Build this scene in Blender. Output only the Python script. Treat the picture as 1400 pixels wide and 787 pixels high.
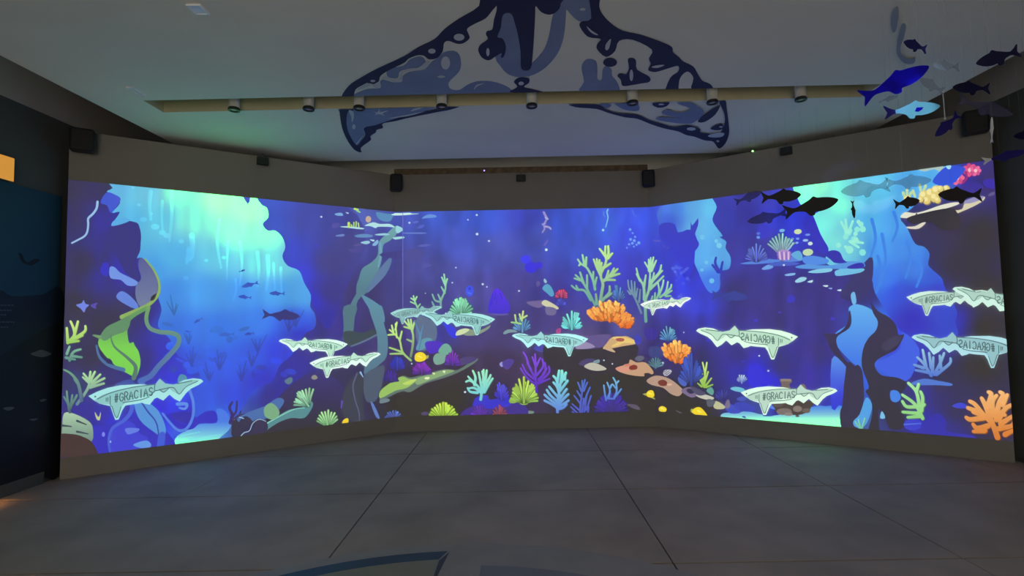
import bpy, bmesh, math, random
import numpy as np
from mathutils import Vector, Matrix
from mathutils.geometry import delaunay_2d_cdt

random.seed(7)
for o in list(bpy.data.objects):
    bpy.data.objects.remove(o)
scene = bpy.context.scene
C = scene.collection

# ------------------------------------------------------------------ camera
EYE = 1.55
FPX = 718.1
PITCH, ROLL, YAW = .0572, -.0197, -.0061
def cam_axes():
    cp, sp, cy, sy = math.cos(PITCH), math.sin(PITCH), math.cos(YAW), math.sin(YAW)
    f = Vector((sy*cp, cy*cp, sp)); r = Vector((cy, -sy, 0)); u = r.cross(f)
    c, s = math.cos(ROLL), math.sin(ROLL)
    return c*r + s*u, -s*r + c*u, f
RT, UP, FW = cam_axes()
cam = bpy.data.cameras.new('camera')
cam.sensor_width = 36; cam.lens = 36*FPX/1400; cam.clip_start = .05; cam.clip_end = 100
camo = bpy.data.objects.new('camera', cam); C.objects.link(camo)
mw = Matrix.Identity(4)
for i, a in enumerate((RT, UP, -FW)):
    for j in range(3): mw[j][i] = a[j]
mw.translation = (0, 0, EYE)
camo.matrix_world = mw
scene.camera = camo

# ------------------------------------------------------------------ world, exposure
w = bpy.data.worlds.new('dim_hall'); scene.world = w; w.use_nodes = True
bg = w.node_tree.nodes['Background']
bg.inputs[0].default_value = (1.0, .91, .77, 1); bg.inputs[1].default_value = 3.3
vs = scene.view_settings
vs.view_transform = 'Standard'; vs.look = 'None'; vs.exposure = 0; vs.gamma = 1; vs.use_curve_mapping = False

# ------------------------------------------------------------------ helpers
def lin(c):
    return tuple(((v/255)/12.92 if v/255 <= .04045 else ((v/255+.055)/1.055)**2.4) for v in c)
def ray(x, y):
    return RT*((x-700)/FPX) + UP*(-(y-393.5)/FPX) + FW
def at_z(x, y, z):
    d = ray(x, y); return Vector((0, 0, EYE)) + d*((z-EYE)/d.z)
def at_y(x, y, Y):
    d = ray(x, y); return Vector((0, 0, EYE)) + d*(Y/d.y)
def at_x(x, y, X):
    d = ray(x, y); return Vector((0, 0, EYE)) + d*(X/d.x)

def nodes(m):
    m.use_nodes = True
    return m.node_tree.nodes, m.node_tree.links, m.node_tree.nodes['Principled BSDF']
def mat(name, rgb, rough=.6, metal=0, noise=0, scale=8, bump=0, bscale=60, spec=.5):
    m = bpy.data.materials.new(name); n, l, p = nodes(m)
    p.inputs['Roughness'].default_value = rough; p.inputs['Metallic'].default_value = metal
    p.inputs['Specular IOR Level'].default_value = spec
    p.inputs['Base Color'].default_value = (*rgb, 1)
    if noise or bump:
        tc = n.new('ShaderNodeTexCoord')
    if noise:
        t = n.new('ShaderNodeTexNoise'); t.inputs['Scale'].default_value = scale; t.inputs['Detail'].default_value = 6
        l.new(tc.outputs['Object'], t.inputs['Vector'])
        r = n.new('ShaderNodeValToRGB')
        r.color_ramp.elements[0].position = .3; r.color_ramp.elements[1].position = .7
        r.color_ramp.elements[0].color = (*[v*(1-noise) for v in rgb], 1)
        r.color_ramp.elements[1].color = (*[min(1, v*(1+noise)) for v in rgb], 1)
        l.new(t.outputs['Fac'], r.inputs['Fac']); l.new(r.outputs['Color'], p.inputs['Base Color'])
    if bump:
        t2 = n.new('ShaderNodeTexNoise'); t2.inputs['Scale'].default_value = bscale; t2.inputs['Detail'].default_value = 4
        l.new(tc.outputs['Object'], t2.inputs['Vector'])
        b = n.new('ShaderNodeBump'); b.inputs['Strength'].default_value = bump; b.inputs['Distance'].default_value = .01
        l.new(t2.outputs['Fac'], b.inputs['Height']); l.new(b.outputs['Normal'], p.inputs['Normal'])
    return m
def emit_mat(name, rgb, s):
    m = bpy.data.materials.new(name); n, l, p = nodes(m)
    p.inputs['Base Color'].default_value = (*rgb, 1)
    p.inputs['Emission Color'].default_value = (*rgb, 1); p.inputs['Emission Strength'].default_value = s
    return m

M = {}
M['ceiling'] = mat('ceiling_paint', (.93, .905, .78), .8, noise=.03, scale=1.2, bump=.05, bscale=90)
M['screen_wall'] = mat('screen_wall_paint', (.285, .262, .235), .8, noise=.05, scale=1.5, bump=.04, bscale=120)
M['charcoal'] = mat('charcoal_wall', (.085, .09, .083), .8, noise=.1, scale=2, bump=.05, bscale=80)
M['band'] = mat('upper_wall_pale', (.42, .40, .36), .85, noise=.05, scale=2)
M['recess'] = mat('recess_paint', (.62, .56, .36), .8, noise=.05, scale=3)
M['slab'] = mat('concrete_slab', (.39, .325, .27), .6, noise=.16, scale=1.7, bump=.06, bscale=40, spec=.35)
M['joint'] = mat('joint_filler', (.05, .048, .045), .9)
M['black'] = mat('black_plastic', (.012, .012, .012), .5, bump=.05)
M['grille'] = mat('speaker_grille', (.02, .02, .02), .7, bump=.4, bscale=220)
M['white_metal'] = mat('white_enamel', (.68, .66, .60), .45)
M['bezel'] = mat('dark_bezel', (.015, .014, .012), .4)
M['lens'] = mat('lamp_lens', (.35, .31, .24), .25)
M['wood'] = mat('oak_batten', (.20, .14, .08), .6, noise=.3, scale=14)
M['steel'] = mat('grey_steel', (.2, .2, .2), .4, .8)
M['vent'] = mat('white_vent', (.93, .95, .97), .4)

def link(name, me, m=None, parent=None):
    o = bpy.data.objects.new(name, me); C.objects.link(o)
    if m is not None and me is not None: me.materials.append(m)
    if parent: o.parent = parent
    return o
def tag(o, label=None, cat=None, group=None, kind=None):
    if label: o['label'] = label
    if cat: o['category'] = cat
    if group: o['group'] = group
    if kind: o['kind'] = kind
    return o
def empty(name, loc=(0, 0, 0), rz=0):
    o = bpy.data.objects.new(name, None); C.objects.link(o)
    o.location = loc; o.rotation_euler = (0, 0, rz); o.empty_display_size = .1
    return o
def to_mesh(bm, name):
    bmesh.ops.recalc_face_normals(bm, faces=bm.faces)
    me = bpy.data.meshes.new(name); bm.to_mesh(me); bm.free(); return me
def box_bm(bm, lo, hi, bevel=0, seg=2):
    g = bmesh.ops.create_cube(bm, size=1)['verts']
    for v in g:
        for k in range(3): v.co[k] = (lo[k]+hi[k])/2 + v.co[k]*(hi[k]-lo[k])
    if bevel:
        es = list({e for v in g for e in v.link_edges})
        bmesh.ops.bevel(bm, geom=es, offset=bevel, segments=seg, affect='EDGES', profile=.5)
def box(name, lo, hi, m, parent=None, bevel=0, seg=2):
    bm = bmesh.new(); box_bm(bm, lo, hi, bevel, seg)
    return link(name, to_mesh(bm, name), m, parent)
def tube_bm(bm, a, b, r, n=16, r2=None):
    a, b = Vector(a), Vector(b); d = b-a
    q = d.to_track_quat('Z', 'Y').to_matrix().to_4x4(); q.translation = (a+b)/2
    bmesh.ops.create_cone(bm, cap_ends=True, segments=n, radius1=r, radius2=r if r2 is None else r2, depth=d.length, matrix=q)
def tube(name, a, b, r, m, parent=None, n=16, r2=None, smooth=True):
    bm = bmesh.new(); tube_bm(bm, a, b, r, n, r2)
    me = to_mesh(bm, name)
    if smooth:
        for p in me.polygons: p.use_smooth = len(p.vertices) == 4
    return link(name, me, m, parent)
def catmull(pts, closed, n=5):
    pts = [Vector(p).to_2d() for p in pts]; out = []; N = len(pts)
    rng = range(N) if closed else range(N-1)
    for i in rng:
        g = (lambda k: pts[k % N]) if closed else (lambda k: pts[max(0, min(N-1, k))])
        p0, p1, p2, p3 = g(i-1), g(i), g(i+1), g(i+2)
        for k in range(n):
            t = k/n
            out.append(.5*((2*p1) + (p2-p0)*t + (2*p0-5*p1+4*p2-p3)*t*t + (3*p1-p0-3*p2+p3)*t**3))
    if not closed: out.append(pts[-1])
    return [(v.x, v.y) for v in out]
def clean(pts):
    out = []
    for p in pts:
        if not out or (p[0]-out[-1][0])**2 + (p[1]-out[-1][1])**2 > .01: out.append(p)
    if len(out) > 2 and (out[0][0]-out[-1][0])**2 + (out[0][1]-out[-1][1])**2 < .01: out.pop()
    return out
def cdt(pts, extra=(), holes=()):
    """triangulate a 2D outline; returns points, triangles"""
    vs_ = [Vector(p) for p in pts]; faces = [list(range(len(pts)))]
    n0 = len(vs_)
    vs_ += [Vector(p) for p in extra]
    edges = []
    r = delaunay_2d_cdt(vs_, edges, faces, 1, 1e-4)
    return [(v.x, v.y) for v in r[0]], [tuple(f) for f in r[2]]

# ------------------------------------------------------------------ the room
CEIL = 3.70          # underside of the hung ceiling
TOP = 4.25           # soffit above it
XL, XR, YB, YF = -4.76, 5.06, 7.75, -4.0
RAFT = (-4.03, 4.30, 6.93)
# floor: a bed with joint filler and sawn concrete slabs on it
floor = box('floor', (XL-.1, YF, -.2), (XR+.1, YB+.1, -.012), M['joint']); tag(floor, kind='structure')
xs = [XL-.05, -3.05, -1.26, .956, 2.76, 4.62, XR+.05]
ys = [-.87, .55, 1.97, 3.39, 4.815, 6.185, YB]
G = .0045; GY = .008
HAIR = .0012   # the joint nearest the side wall is only a hairline
for j in range(len(ys)-1):
    for i in range(len(xs)-1):
        dz = random.uniform(-.0006, .0006)
        o = box('slab', (xs[i]+(HAIR if i == 1 else G), ys[j]+GY, -.011), (xs[i+1]-(HAIR if i == 0 else G), ys[j+1]-GY, dz), M['slab'], floor, .002, 1)
for (ya, yb) in ((YF, -2.3), (-2.3, -.87)):
    for i in range(len(xs)-1):
        box('slab', (xs[i]+G, ya+G, -.011), (xs[i+1]-G, yb-G, 0), M['slab'], floor, .002, 1)

# hung ceiling with a long recessed trough for the spotlights, open slot to the walls around it
RX0, RX1, RY0, RY1, RH = -3.53, 3.52, 4.90, 5.19, .19
bm = bmesh.new()
def quad(bm, a, b, c, d): bm.faces.new([bm.verts.new(p) for p in (a, b, c, d)])
X0, X1, Y1 = RAFT
YR = YF; YF = YF+.12
quad(bm, (X0, YF, CEIL), (X1, YF, CEIL), (X1, RY0, CEIL), (X0, RY0, CEIL))
quad(bm, (X0, RY1, CEIL), (X1, RY1, CEIL), (X1, Y1, CEIL), (X0, Y1, CEIL))
quad(bm, (X0, RY0, CEIL), (RX0, RY0, CEIL), (RX0, RY1, CEIL), (X0, RY1, CEIL))
quad(bm, (RX1, RY0, CEIL), (X1, RY0, CEIL), (X1, RY1, CEIL), (RX1, RY1, CEIL))
HT = .20
quad(bm, (X0, YF, CEIL+HT), (X1, YF, CEIL+HT), (X1, Y1, CEIL+HT), (X0, Y1, CEIL+HT))
for a, b in (((X0, YF), (X1, YF)), ((X1, YF), (X1, Y1)), ((X1, Y1), (X0, Y1)), ((X0, Y1), (X0, YF))):
    quad(bm, (*a, CEIL), (*b, CEIL), (*b, CEIL+HT), (*a, CEIL+HT))
bmesh.ops.remove_doubles(bm, verts=bm.verts, dist=1e-5)
me = bpy.data.meshes.new('ceiling'); bm.to_mesh(me); bm.free()
ceiling = link('ceiling', me, M['ceiling']); tag(ceiling, kind='structure')
YF = YR
o = box('ceiling_upper', (XL-.1, YF, TOP), (XR+.1, YB+.1, TOP+.1), M['band']); tag(o, kind='structure')
bm = bmesh.new()
c8 = [(RX0, RY0), (RX1, RY0), (RX1, RY1), (RX0, RY1)]
for k in range(4):
    a, b = c8[k], c8[(k+1) % 4]
    quad(bm, (*a, CEIL), (*b, CEIL), (*b, CEIL+RH), (*a, CEIL+RH))
quad(bm, *[(*a, CEIL+RH) for a in c8])
me = bpy.data.meshes.new('light_trough'); bm.to_mesh(me); bm.free()
link('light_trough', me, M['recess'], ceiling)

# side walls: charcoal below, pale band above 3.72 m
BAND = 3.72
def side_wall(name, x0, x1):
    o = box(name, (x0, YF, 0), (x1, YB+.1, BAND), M['charcoal']); tag(o, kind='structure')
    box('upper_band', (x0, YF, BAND), (x1, YB+.1, TOP), M['band'], o)
side_wall('wall_left', XL-.1, XL)
side_wall('wall_right', XR, XR+.1)
o = box('wall_back', (XL, YB, 0), (XR, YB+.1, TOP), M['ceiling']); tag(o, kind='structure')

# unseen rear wall added to shape the ambient light, its entrance made up
bm = bmesh.new()
for lo, hi in (((XL, YF, 0), (-1.9, YF+.12, TOP)), ((1.9, YF, 0), (XR, YF+.12, TOP)), ((-1.9, YF, 3.3), (1.9, YF+.12, TOP))): box_bm(bm, lo, hi)
o = link('wall_rear_added', to_mesh(bm, 'wall_rear_added'), M['charcoal']); tag(o, kind='structure')

# the three-panel projection wall, free-standing in front of the back wall
PTS = [Vector((-4.666, 5.405)), Vector((-1.687, 7.396)), Vector((1.9265, 7.438)), Vector((4.977, 5.394))]
PB, PT_, WT = .215, 3.0906, 3.6245
SEG = []
acc = 0
for k in range(3):
    d = PTS[k+1]-PTS[k]; L_ = d.length; d = d/L_
    SEG.append((PTS[k], d, Vector((d.y, -d.x)), acc, acc+L_)); acc += L_
STOT = acc
def mitre(k, off):
    """panel corner k pushed back by off"""
    if k == 0: n = SEG[0][2]; return PTS[0]-n*off
    if k == 3: n = SEG[2][2]; return PTS[3]-n*off
    n1, n2 = SEG[k-1][2], SEG[k][2]; b = (n1+n2).normalized()
    return PTS[k]-b*(off/b.dot(n1))
screens = []
for k, nm in enumerate(('wall_screen_left', 'wall_screen_centre', 'wall_screen_right')):
    bm = bmesh.new()
    q = [PTS[k], PTS[k+1], mitre(k+1, .12), mitre(k, .12)]
    lo = [bm.verts.new((p.x, p.y, 0)) for p in q]; hi = [bm.verts.new((p.x, p.y, WT)) for p in q]
    bm.faces.new(lo); bm.faces.new(hi)
    for i in range(4): bm.faces.new((lo[i], lo[(i+1) % 4], hi[(i+1) % 4], hi[i]))
    o = link(nm, to_mesh(bm, nm), M['screen_wall']); tag(o, kind='structure'); screens.append(o)
# oak batten along the top of the centre panel
bm = bmesh.new()
q = [mitre(1, .10), mitre(2, .10), mitre(2, .16), mitre(1, .16)]
lo = [bm.verts.new((p.x, p.y, WT)) for p in q]; hi = [bm.verts.new((p.x, p.y, WT+.115)) for p in q]
bm.faces.new(lo); bm.faces.new(hi)
for i in range(4): bm.faces.new((lo[i], lo[(i+1) % 4], hi[(i+1) % 4], hi[i]))
o = link('trim_1', to_mesh(bm, 'trim_1'), M['wood']); tag(o, kind='structure')

def wall_pt(x, y, off=0):
    """pixel -> (s, z) on the folded wall"""
    d = ray(x, y); best = None
    for k, (p, dr, n, s0, s1) in enumerate(SEG):
        den = d.x*n.x + d.y*n.y
        if abs(den) < 1e-6: continue
        t = (p.x*n.x + p.y*n.y)/den
        if t <= 0: continue
        h = Vector((d.x*t, d.y*t)); s = (h-p).dot(dr)
        lo_, hi_ = (-9 if k == 0 else -1e-6), (9+s1 if k == 2 else s1-s0+1e-6)
        if lo_ <= s <= hi_: return s0+s, EYE+d.z*t, k
    return None
def wall_xyz(s, z, off, k=None):
    if k is None:
        k = 0 if s <= SEG[0][4] else (1 if s <= SEG[1][4] else 2)
    p, dr, n, s0, s1 = SEG[k]
    h = p + dr*(s-s0) + n*off
    return (h.x, h.y, z)

# ------------------------------------------------------------------ the projected picture
m = bpy.data.materials.new('projected_light'); n, l, p = nodes(m)
at = n.new('ShaderNodeVertexColor'); at.layer_name = 'Col'
p.inputs['Base Color'].default_value = (.285, .262, .235, 1); p.inputs['Roughness'].default_value = .8
l.new(at.outputs['Color'], p.inputs['Emission Color']); p.inputs['Emission Strength'].default_value = 1.0
M['proj'] = m
picture = empty('projected_picture', (PTS[1].x, PTS[1].y, 0))
tag(picture, 'wide glowing undersea picture with corals, kelp and paper sharks cast across three wall panels', 'projection')
PICINV = Matrix.Translation(-picture.location)

LAYER = [0]
def proj_px(P):
    """world points (n,3) -> pixels"""
    q = P - np.array([0, 0, EYE])
    a, b, c = q@np.array(RT), q@np.array(UP), q@np.array(FW)
    return 700+FPX*a/c, 393.5-FPX*b/c
def clip_poly(poly, idx, val, keep_less):
    out = []; N = len(poly)
    for i in range(N):
        a, b = poly[i], poly[(i+1) % N]
        fa, fb = a[idx]-val, b[idx]-val
        if keep_less: fa, fb = -fa, -fb
        if fa >= 0: out.append(a)
        if (fa >= 0) != (fb >= 0):
            t = fa/(fa-fb); out.append(tuple(a[j]+(b[j]-a[j])*t for j in range(5)))
    return out
ROOM = (.032, .032, .032)   # what the wall paint already reflects, measured off the projected colours
BOUND = [0, SEG[0][4], SEG[1][4], STOT]
INT = [0]   # count
class Art:
    """flat coloured shapes laid on the wall, written in photograph pixels"""
    def __init__(self, name, parent=None, label=None, K=None):
        self.name = name; self.parent = parent or picture; self.label = label
        self.v = []; self.c = []; self.f = []; self.K = K
    def px(self, pts):
        if self.K is None: return [tuple(p) for p in pts]
        ox, oy, s = self.K
        return [(ox+p[0]/s, oy+p[1]/s) for p in pts]
    def sc(self, w): return w if self.K is None else w/self.K[2]
    def tris(self, pts, tri, col):
        LAYER[0] += 1; off = .0024 + LAYER[0]*.000005
        W = []
        for (x, y) in pts:
            h = wall_pt(x, y)
            cc = col(x, y) if callable(col) else col
            r_, g_ = cc[0], cc[1]
            cc = lin([max(0, min(255, v)) for v in cc])
            if g_ > 205 and self.name in ('sunlit_water', 'pale_kelp_curtain', 'sandy_seabed'):    # the brightest projected light overdrives its strongest channel
                cc = (cc[0], cc[1]*(1+1.8*max(0, min(1, (g_-205)/45))**2), cc[2])
            cc = tuple(max(0, v-b_) for v, b_ in zip(cc, ROOM))
            W.append(None if h is None else (h[0], h[1], *cc, h[2]))
        for t in tri:
            if any(W[i] is None for i in t): continue
            q = [W[i] for i in t]; ks = {w_[5] for w_ in q}
            inside = all(0 <= w_[0] <= STOT and PB <= w_[1] <= PT_ for w_ in q)
            polys = []
            if len(ks) == 1 and inside: polys = [([w_[:5] for w_ in q], q[0][5])]
            else:
                for k in range(min(ks), max(ks)+1):
                    po = [w_[:5] for w_ in q]
                    for (idx, val, less) in ((0, BOUND[k], False), (0, BOUND[k+1], True), (1, PB, False), (1, PT_, True)):
                        po = clip_poly(po, idx, val, less)
                        if len(po) < 3: break
                    if len(po) >= 3: polys.append((po, k))
            for po, k in polys:
                b = len(self.v)
                for w_ in po:
                    self.v.append(wall_xyz(w_[0], w_[1], off, k)); self.c.append(w_[2:5])
                self.f.append(tuple(range(b, b+len(po))))
        return self
    def poly(self, pts, col, smooth=3, sp=None):
        P = self.px(pts)
        if smooth: P = catmull(P, True, smooth)
        P = clean(P)
        extra = []
        if callable(col):
            sp = sp or 7
            x0, x1 = min(p[0] for p in P), max(p[0] for p in P); y0, y1 = min(p[1] for p in P), max(p[1] for p in P)
            x = x0+sp*.5
            while x < x1:
                y = y0+sp*.5
                while y < y1:
                    extra.append((x, y)); y += sp
                x += sp
        try: vv, tt = cdt(P, extra)
        except Exception: return self
        return self.tris(vv, tt, col)
    def stroke(self, pts, w0, w1, col, smooth=4):
        P = self.px(pts); w0, w1 = self.sc(w0), self.sc(w1)
        if smooth and len(P) > 2: P = catmull(P, False, smooth)
        P = [Vector(p_) for p_ in clean(P)] if len(P) > 2 else [Vector(p_) for p_ in P]
        N = len(P)
        if N < 2: return self
        vv = []; tt = []
        for i in range(N):
            d = (P[min(N-1, i+1)]-P[max(0, i-1)])
            d = d.normalized() if d.length > 1e-6 else Vector((1, 0))
            q = Vector((-d.y, d.x))*(w0+(w1-w0)*i/(N-1))*.5
            vv += [P[i]+q, P[i]-q]
            if i: a = 2*i-2; tt += [(a, a+1, a+3), (a, a+3, a+2)]
        for i, w_ in ((0, w0), (N-1, w1)):
            b = len(vv); vv.append(P[i])
            for k in range(8): vv.append(P[i]+Vector((math.cos(k*math.pi/4), math.sin(k*math.pi/4)))*w_*.5)
            tt += [(b, b+1+k, b+1+(k+1) % 8) for k in range(8)]
        return self.tris([(q.x, q.y) for q in vv], tt, col)
    def disc(self, x, y, rx, col, ry=None, ang=0, n=10):
        (x, y), = self.px([(x, y)]); rx = self.sc(rx); ry = self.sc(ry) if ry else rx
        vv = [(x, y)]; ca, sa = math.cos(ang), math.sin(ang)
        for k in range(n):
            a, b = rx*math.cos(2*math.pi*k/n), ry*math.sin(2*math.pi*k/n)
            vv.append((x+a*ca-b*sa, y+a*sa+b*ca))
        return self.tris(vv, [(0, 1+k, 1+(k+1) % n) for k in range(n)], col)
    def done(self, kind=None):
        if not self.f: return None
        me = bpy.data.meshes.new(self.name)
        base = picture.location
        me.from_pydata([(v[0]-base.x, v[1]-base.y, v[2]-base.z) for v in self.v], [], self.f)
        ca = me.color_attributes.new('Col', 'FLOAT_COLOR', 'POINT')
        arr = np.ones((len(self.c), 4), dtype=np.float32); arr[:, :3] = self.c
        ca.data.foreach_set('color', arr.ravel())
        o = link(self.name, me, M['proj'], self.parent)
        if self.label: o['label'] = self.label
        if kind: o['kind'] = kind
        return o
def grad(c0, c1, y0, y1, K=None, k=1.0):
    if K: y0, y1 = K[1]+y0/K[2], K[1]+y1/K[2]
    def f(x, y):
        t = max(0, min(1, (y-y0)/(y1-y0)))
        return [c0[i]+(c1[i]-c0[i])*t for i in range(3)]
    return f
def mixc(a, b, t): return [a[i]+(b[i]-a[i])*t for i in range(3)]

# photograph windows used to note down outlines: origin x, origin y, scale
KA = (80, 230, 3.936); KB = (80, 420, 3.936); KC = (320, 250, 4.371); KD = (320, 420, 4.371)
KE = (540, 270, 4.917); KF = (520, 420, 4.917); KG = (740, 270, 4.917); KH = (740, 420, 4.917)
KI = (960, 220, 3.936); KJ = (960, 410, 4.141); KK = (1160, 210, 3.746); KL = (1160, 400, 3.279)

# ---- soft colour fields of the water
def field(ctrl, power=1.6, eps=60.):
    A = np.array(ctrl, dtype=float)
    def f(x, y):
        x = np.asarray(x, float); y = np.asarray(y, float)
        d = (x[..., None]-A[:, 0])**2 + ((y[..., None]-A[:, 1])*1.2)**2 + eps
        w_ = d**(-power); w_ /= w_.sum(-1, keepdims=True)
        return w_@A[:, 2:5]
    return f
def vnoise(x, y, seed):
    rs = np.random.RandomState(seed); T = rs.rand(256, 256)
    xi, yi = np.floor(x).astype(int), np.floor(y).astype(int); fx, fy = x-xi, y-yi
    fx = fx*fx*(3-2*fx); fy = fy*fy*(3-2*fy)
    g = lambda a, b: T[a % 256, b % 256]
    return (g(xi, yi)*(1-fx)+g(xi+1, yi)*fx)*(1-fy) + (g(xi, yi+1)*(1-fx)+g(xi+1, yi+1)*fx)*fy

DEEP = [
 # left wing
 (100,255,52,40,88),(130,255,50,40,92),(110,300,46,40,105),(130,330,44,40,125),(115,360,48,38,95),(150,300,42,44,150),(175,330,40,36,125),
 (140,380,42,34,140),(165,370,46,44,170),(100,420,46,36,78),(150,440,44,34,80),(120,490,46,38,80),(190,430,46,40,110),
 (225,440,40,70,190),(230,480,40,50,180),(190,490,52,46,130),(150,520,48,42,120),(110,520,50,60,110),(130,560,48,48,160),(160,580,40,30,200),
 (240,520,40,50,200),(280,530,45,85,225),(210,560,44,50,210),(260,570,40,40,190),(200,600,40,30,195),(140,610,34,22,180),(250,590,55,90,220),
 (290,590,70,150,230),(100,600,60,50,60),
 (340,520,45,90,225),(380,540,44,46,150),(430,560,50,48,92),(330,580,70,90,170),(400,500,48,44,150),(430,470,52,48,130),(470,520,52,46,90),(450,560,48,42,72),
 (372,290,64,84,190),(400,290,64,76,176),(440,290,60,66,148),(480,320,68,72,150),(400,330,62,70,170),(450,380,66,64,128),(420,400,58,60,165),(500,400,66,62,122),(450,440,58,52,140),
 (530,330,68,72,148),(500,300,76,92,170),(520,450,60,56,110),(540,480,66,52,110),
 # centre
 (560,310,66,84,180),(600,300,62,90,200),(660,300,58,88,206),(620,330,68,86,190),(600,370,74,80,165),(560,370,72,74,150),(680,340,72,84,176),(740,320,66,82,180),(720,300,60,72,190),
 (640,400,74,72,150),(700,390,72,68,150),(560,410,66,66,136),(770,310,54,84,205),(790,340,60,84,196),(830,310,60,96,214),(860,320,58,76,214),(880,300,58,84,220),(850,370,60,64,190),(800,380,60,66,170),
 (760,400,62,60,156),(910,400,58,58,200),(880,400,66,70,170),
 (560,460,66,60,130),(600,460,60,60,150),(650,460,70,62,122),(700,460,74,66,124),(660,500,64,54,88),(600,490,66,56,90),(740,440,72,64,136),(760,470,74,64,120),(700,500,68,56,92),
 (560,530,54,46,58),(620,530,52,44,54),(590,560,46,40,44),(640,510,54,46,62),(560,555,46,40,46),(610,545,46,40,44),(660,550,56,46,76),(720,540,58,46,84),(700,570,54,42,74),(800,470,84,74,126),(780,510,54,46,66),(840,490,54,48,66),
 (800,540,46,40,48),(830,500,44,38,46),(780,525,44,38,46),(860,520,44,38,46),(870,570,44,38,46),(940,565,44,38,46),(840,560,54,44,80),(880,550,50,42,50),(920,545,48,42,52),(900,470,56,50,120),(860,450,74,76,146),(930,450,58,58,156),(960,440,54,56,170),(940,490,56,50,110),
 (970,560,48,42,56),(1000,560,46,50,120),
 # right wing
 (920,300,62,80,200),(940,330,58,70,200),(920,350,56,66,205),(940,390,50,62,214),(960,420,54,66,206),(990,300,56,64,176),(1020,290,60,58,160),(1050,270,58,62,170),(1000,340,60,60,160),(1040,340,58,56,150),(1080,300,50,62,205),
 (1100,320,48,58,200),(1010,400,58,54,128),(1080,400,56,52,130),(1140,400,56,50,130),(1000,440,56,50,134),(1060,430,58,52,128),(1120,440,54,48,130),(1010,480,54,50,134),(1070,500,56,50,134),(1120,480,56,50,128),
 (1150,470,52,46,130),(1030,510,40,26,190),(1050,520,36,20,205),(1100,520,56,44,150),(1140,520,50,36,180),(1150,550,48,60,190),(1020,560,60,80,160),
 (1180,400,52,48,120),(1180,480,48,110,225),(1200,440,50,120,230),(1190,520,50,100,220),(1220,470,44,70,214),(1240,430,42,60,205),(1260,440,36,36,180),(1290,440,40,56,190),(1250,480,40,50,190),(1270,460,38,40,180),
 (1300,300,52,44,74),(1320,360,46,40,66),(1340,320,48,40,62),(1350,250,56,44,96),(1340,400,46,38,60),(1350,450,44,38,58),(1340,500,44,36,60),(1290,520,46,36,84),(1260,540,44,40,130),(1310,560,44,34,90),(1270,580,38,26,170),
 (1220,560,46,42,80),(1180,570,60,90,150),(1340,570,46,36,74),(1360,590,44,32,80),(1300,590,38,26,130),(1330,250,44,40,140),(1290,250,50,100,215),
]
deep = field(DEEP)
# backdrop: one dense sheet over the three panels
NS, NZ = 560, 150
sv = np.concatenate([np.linspace(BOUND[k], BOUND[k+1], NS//3+1) for k in range(3)])
pk = np.repeat([0, 1, 2], NS//3+1)
zv = np.linspace(PB, PT_, NZ)
ncol = len(sv)
V = np.zeros((ncol, NZ, 3))
for i in range(ncol):
    x, y, z = wall_xyz(sv[i], 0, .002, pk[i]); V[i, :, 0] = x; V[i, :, 1] = y; V[i, :, 2] = zv
Vf = V.reshape(-1, 3)
bx_, by_ = proj_px(Vf)
col = deep(bx_, by_)
nz = vnoise(bx_*.045+vnoise(bx_*.02, by_*.02, 3)*2, by_*.022, 5)*.6 + vnoise(bx_*.12, by_*.06, 6)*.4
st = vnoise(bx_*.075, by_*.012+bx_*.006, 8)
col = col*(1+(nz-.5)[:, None]*.22 + (st-.5)[:, None]*.16)
col = np.clip(col, 0, 255)/255
col = np.where(col <= .04045, col/12.92, ((col+.055)/1.055)**2.4)
col = np.maximum(col-np.array(ROOM), 0)
idx = np.arange(ncol*NZ).reshape(ncol, NZ)
F_ = []
for i in range(ncol-1):
    if pk[i] != pk[i+1]: continue
    a, b = idx[i], idx[i+1]
    F_ += list(zip(a[:-1].tolist(), b[:-1].tolist(), b[1:].tolist(), a[1:].tolist()))
me = bpy.data.meshes.new('water_backdrop')
me.from_pydata((Vf-np.array(picture.location)).tolist(), [], F_)
ca = me.color_attributes.new('Col', 'FLOAT_COLOR', 'POINT')
arr = np.ones((len(Vf), 4), dtype=np.float32); arr[:, :3] = col
ca.data.foreach_set('color', arr.ravel())
link('water_backdrop', me, M['proj'], picture)

def fcol(ctrl, streak=.10, seed=1, power=1.6):
    f = field(ctrl, power)
    def g(x, y):
        c = f(np.array([x]), np.array([y]))[0]
        s = float(vnoise(np.array([x*.09]), np.array([y*.018+x*.01]), seed)[0])-.5
        return c*(1+s*streak*2)
    return g
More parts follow.
